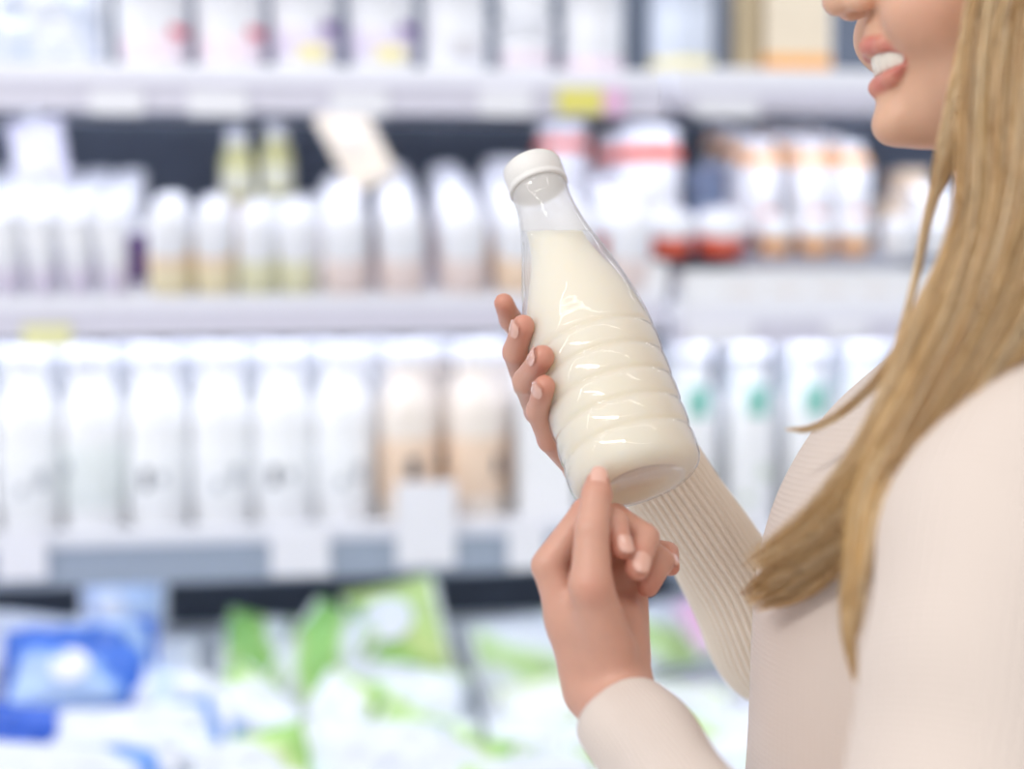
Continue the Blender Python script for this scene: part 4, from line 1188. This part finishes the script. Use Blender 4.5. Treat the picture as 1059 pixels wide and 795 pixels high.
# --- hair -------------------------------------------------------------------------
hv, hq, hc = [], [], []
hcount = 0
LT, MD, DK, GD = [np.array(lin(*c)[:3]) for c in ((244, 222, 186), (224, 188, 138), (172, 122, 70), (236, 198, 138))]
def lock(path, widths, thick, n, shade, r=.00042, samples=22, frizz=.0012, taper_tip=.35, spread=1.0):
    """strands along a path: path rows (px, py, depth), widths in photo pixels (half), thick in metres (half)"""
    global hcount
    ctr = catmull([L(*p) for p in path], 10); wd = catmull([[w * path[i][2] / FPX, 0, 0] for i, w in enumerate(widths)], 10)[:, 0]
    tt = np.linspace(0, 1, len(ctr)); ts = np.linspace(0, 1, samples)
    C_ = np.stack([np.interp(ts, tt, ctr[:, i]) for i in range(3)], 1); Wd = np.interp(ts, tt, wd)
    T_ = np.gradient(C_, axis=0); T_ /= np.linalg.norm(T_, axis=1)[:, None]
    side = np.cross(T_, [0, 1.0, 0]); side /= np.linalg.norm(side, axis=1)[:, None]
    for k in range(n):
        a = rng.uniform(0, 2 * math.pi); q = math.sqrt(rng.uniform(0, 1))
        u, v = q * math.cos(a), q * math.sin(a)
        ph = rng.uniform(0, 6.28, 3); fr = rng.uniform(1.5, 4, 2)
        uu = u + .10 * np.sin(ts * fr[0] * 3 + ph[0]) * spread; vv = v + .12 * np.sin(ts * fr[1] * 3 + ph[1])
        end = rng.uniform(.86, 1.0)
        tsub = ts * end
        Ci = np.stack([np.interp(tsub, ts, C_[:, i]) for i in range(3)], 1); Wi = np.interp(tsub, ts, Wd); Si = np.stack([np.interp(tsub, ts, side[:, i]) for i in range(3)], 1)
        p = Ci + Si * (uu * Wi)[:, None] + np.array([0, 1, 0]) * (vv * thick)[:, None]
        p += rng.normal(0, frizz * .15, (1, 3))
        rad = r * np.where(ts > 1 - taper_tip, 1 - .75 * (ts - 1 + taper_tip) / taper_tip, 1.0) * rng.uniform(.8, 1.2)
        tg = np.gradient(p, axis=0); tg /= np.linalg.norm(tg, axis=1)[:, None]
        n1 = np.cross(tg, [.3, 1, .1]); n1 /= np.linalg.norm(n1, axis=1)[:, None]; n2 = np.cross(tg, n1)
        vs = np.stack([p + rad[:, None] * (math.cos(b) * n1 + math.sin(b) * n2) for b in (0, 2.094, 4.189)], 1).reshape(-1, 3)
        i = np.arange(samples - 1)[:, None] * 3; j = np.arange(3)[None]; j2 = (j + 1) % 3
        hq.append(np.stack([i + j, i + j2, i + 3 + j2, i + 3 + j], -1).reshape(-1, 4) + hcount)
        hv.append(vs); hcount += len(vs)
        w_ = shade(rng, u); hc.append(np.repeat(np.tile(w_, (samples, 1)), 3, 0))
def sh_(cs, ps):
    def f(rg, u):
        i = rg.choice(len(cs), p=ps); return cs[i] * rg.uniform(.88, 1.1)
    return f
light = sh_([LT, MD, GD, DK], [.42, .30, .2, .08]); midt = sh_([LT, MD, GD, DK], [.18, .42, .2, .20]); darkt = sh_([LT, MD, GD, DK], [.06, .34, .2, .40]); goldt = sh_([LT, MD, GD], [.3, .2, .5])
# main fall from the near side of the head over the chest
lock([(1060, -262, .845), (1105, -200, .800), (1100, -120, .785), (1052, 0, .772), (1035, 110, .762), (1030, 220, .752), (1000, 320, .745), (952, 420, .742), (905, 500, .742), (850, 560, .765), (782, 600, .815)], [14, 50, 66, 52, 44, 42, 42, 38, 36, 34, 30], .016, 1000, midt)
lock([(1085, -265, .850), (1130, -200, .800), (1125, -120, .778), (1095, 0, .765), (1085, 120, .752), (1070, 230, .745), (1035, 330, .740), (975, 425, .736), (920, 500, .738)], [14, 50, 66, 52, 48, 46, 44, 30, 20], .018, 800, midt)
lock([(1040, -255, .845), (1072, -190, .805), (1076, -120, .79), (1042, 0, .790), (1024, 90, .782), (1012, 180, .772), (1000, 250, .760), (962, 330, .752), (925, 420, .748), (890, 490, .748), (835, 550, .775), (778, 588, .83)], [10, 34, 34, 24, 18, 16, 18, 20, 20, 22, 20, 16], .012, 560, light)
# lock along the cheek that ends under the jaw
lock([(1055, -100, .80), (1022, 0, .797), (1002, 80, .790), (982, 150, .785), (964, 206, .79)], [30, 20, 18, 13, 4], .010, 260, light)
lock([(1030, 60, .79), (990, 150, .786), (962, 215, .788), (946, 290, .79), (930, 350, .788), (912, 400, .785)], [10, 8, 6, 4, 3, 2], .005, 60, light)
# darker sweep with the tips towards the shelf
lock([(955, 430, .742), (905, 510, .742), (860, 560, .765), (815, 600, .80), (772, 624, .835)], [18, 24, 28, 26, 12], .012, 420, darkt)
lock([(940, 400, .75), (895, 480, .748), (850, 535, .775), (805, 570, .81), (780, 582, .84)], [12, 16, 18, 14, 6], .008, 220, midt)
# straight golden strand that hangs on
lock([(985, 360, .738), (930, 440, .735), (897, 510, .733), (884, 590, .735), (878, 650, .738), (884, 705, .742)], [26, 24, 18, 12, 8, 2], .006, 240, goldt)
lock([(1000, 380, .735), (945, 450, .732), (912, 520, .730), (895, 600, .733), (886, 660, .738)], [16, 14, 10, 5, 2], .005, 110, light)
# stray strand blown out
lock([(958, 300, .77), (935, 350, .775), (905, 395, .785), (868, 428, .80), (838, 443, .81), (812, 444, .815)], [6, 6, 5, 4, 4, 2], .003, 60, light, frizz=.0008)
lock([(985, 250, .765), (950, 320, .77), (925, 370, .775), (900, 410, .785)], [8, 6, 4, 2], .003, 40, light)
lock([(1075, -262, .862), (1100, -200, .915), (1080, -60, .940), (1075, 120, .950), (1070, 300, .955), (1060, 430, .950)], [14, 50, 50, 44, 40, 30], .020, 500, midt, r=.0006)
lock([(1090, -266, .858), (1180, -190, .86), (1200, 0, .87), (1195, 200, .88), (1180, 380, .88)], [20, 60, 60, 55, 45], .085, 700, midt, r=.0008)
def hpx(f, l, z):
    q = hp(f, l, z); return (W / 2 + q[0] / q[1] * FPX, H / 2 - q[2] / q[1] * FPX, q[1])
for sd in (1, -1):
    for f0, f1, f2, f3 in ((-.015, -.030, -.060, -.075), (-.045, -.055, -.085, -.095), (-.085, -.090, -.110, -.115), (-.125, -.135, -.145, -.150), (-.160, -.175, -.180, -.180)):
        zt_ = .190 - .10 * max(0, (-.09 - f0)) - .35 * max(0, f0 + .07)
        lock([hpx(f0, .002 * sd, zt_), hpx(f1, .045 * sd, zt_ - .016), hpx(f2, .080 * sd, .110), hpx(f3, .092 * sd, .040), hpx(f3 - .005, .094 * sd, -.03)], [30, 40, 42, 40, 34], .006, 260, midt, r=.0009, samples=14, frizz=.0004)
# hair falling down the back of the head, outside the frame
lock([(1130, -120, .86), (1170, 60, .88), (1175, 250, .90), (1160, 420, .92)], [70, 60, 60, 50], .09, 500, midt, r=.0007)
hairv = np.concatenate(hv); hairq = np.concatenate(hq); hairc = np.concatenate(hc)
# close cap over the skull
cf_ = Field(hp(.02, .10, -.05) * 0 + np.minimum(hp(.02, .10, -.05), hp(-.22, -.10, .20)), np.maximum(hp(.02, .10, -.05), hp(-.22, -.10, .20)), .004)
add(cf_, [('e', hp(-.100, 0, .082), (.098, .083, .104))], .01, .01)
add(cf_, [('e', hp(.005, 0, .02), (.075, .12, .085))], .02, .01, 'd')
cv_, cq_ = nets(cf_); cv_ = relax(cv_, cq_, 3)
hairq = np.concatenate([hairq, cq_ + len(hairv)]); hairv = np.concatenate([hairv, cv_]); hairc = np.concatenate([hairc, np.tile(MD, (len(cv_), 1))])
hm = quad_mesh(to_world(hairv), hairq); col_attr(hm, 'strand', hairc)
hair_m = bpy.data.materials.new('blonde_hair'); hair_m.use_nodes = True; nt = hair_m.node_tree; bs = nt.nodes['Principled BSDF']
at = nt.nodes.new('ShaderNodeVertexColor'); at.layer_name = 'strand'; nt.links.new(at.outputs['Color'], bs.inputs['Base Color'])
bs.inputs['Roughness'].default_value = .38; bs.inputs['Specular IOR Level'].default_value = .45
hair = link('hair', hm, person, hair_m); hair['label'] = 'long straight blonde hair'
print('HAIR', len(hairv))

# ================================================================== LIGHT
w = bpy.data.worlds.new('world'); sc.world = w; w.use_nodes = True
bg = w.node_tree.nodes['Background']; bg.inputs['Color'].default_value = (.95, .97, 1.0, 1); bg.inputs['Strength'].default_value = .66
def area(name, loc, tgt, sx, sy, power, col=(1, 1, 1)):
    ld = bpy.data.lights.new(name, 'AREA'); ld.shape = 'RECTANGLE'; ld.size = sx; ld.size_y = sy; ld.energy = power; ld.color = col
    o = bpy.data.objects.new(name, ld); COL.objects.link(o); o.location = loc
    d = Vector(tgt) - Vector(loc); o.rotation_euler = d.to_track_quat('-Z', 'Y').to_euler(); return o
for i, (y, pw) in enumerate(((-1.2, 9), (.2, 7))):  # the row behind the camera is an added front fill
    area('ceiling_or_fill_light', (0.1, y, 3.0), (0.1, y + .3, 0), 3.6, .06, pw, (1, .98, .95))
area('ceiling_or_fill_light', (-1.7, .3, 2.9), (0.1, .8, 1.2), .06, 2.4, 6, (1, .98, .96))
ld = area('ceiling_or_fill_light', (-1.5, -.7, 2.9), tuple(K(.1, 0, 1.0)), 1.8, .12, 8.5, (1, .985, .96)); ld.data.spread = R_(95)  # unseen fill added to brighten the front of the case
# canopy lamp of the display case
cl = K(.3, -.06, 2.22); ct = K(.3, .16, 1.8)
area('canopy_light', tuple(cl), tuple(ct), 2.8, .08, 9, (.94, .97, 1))
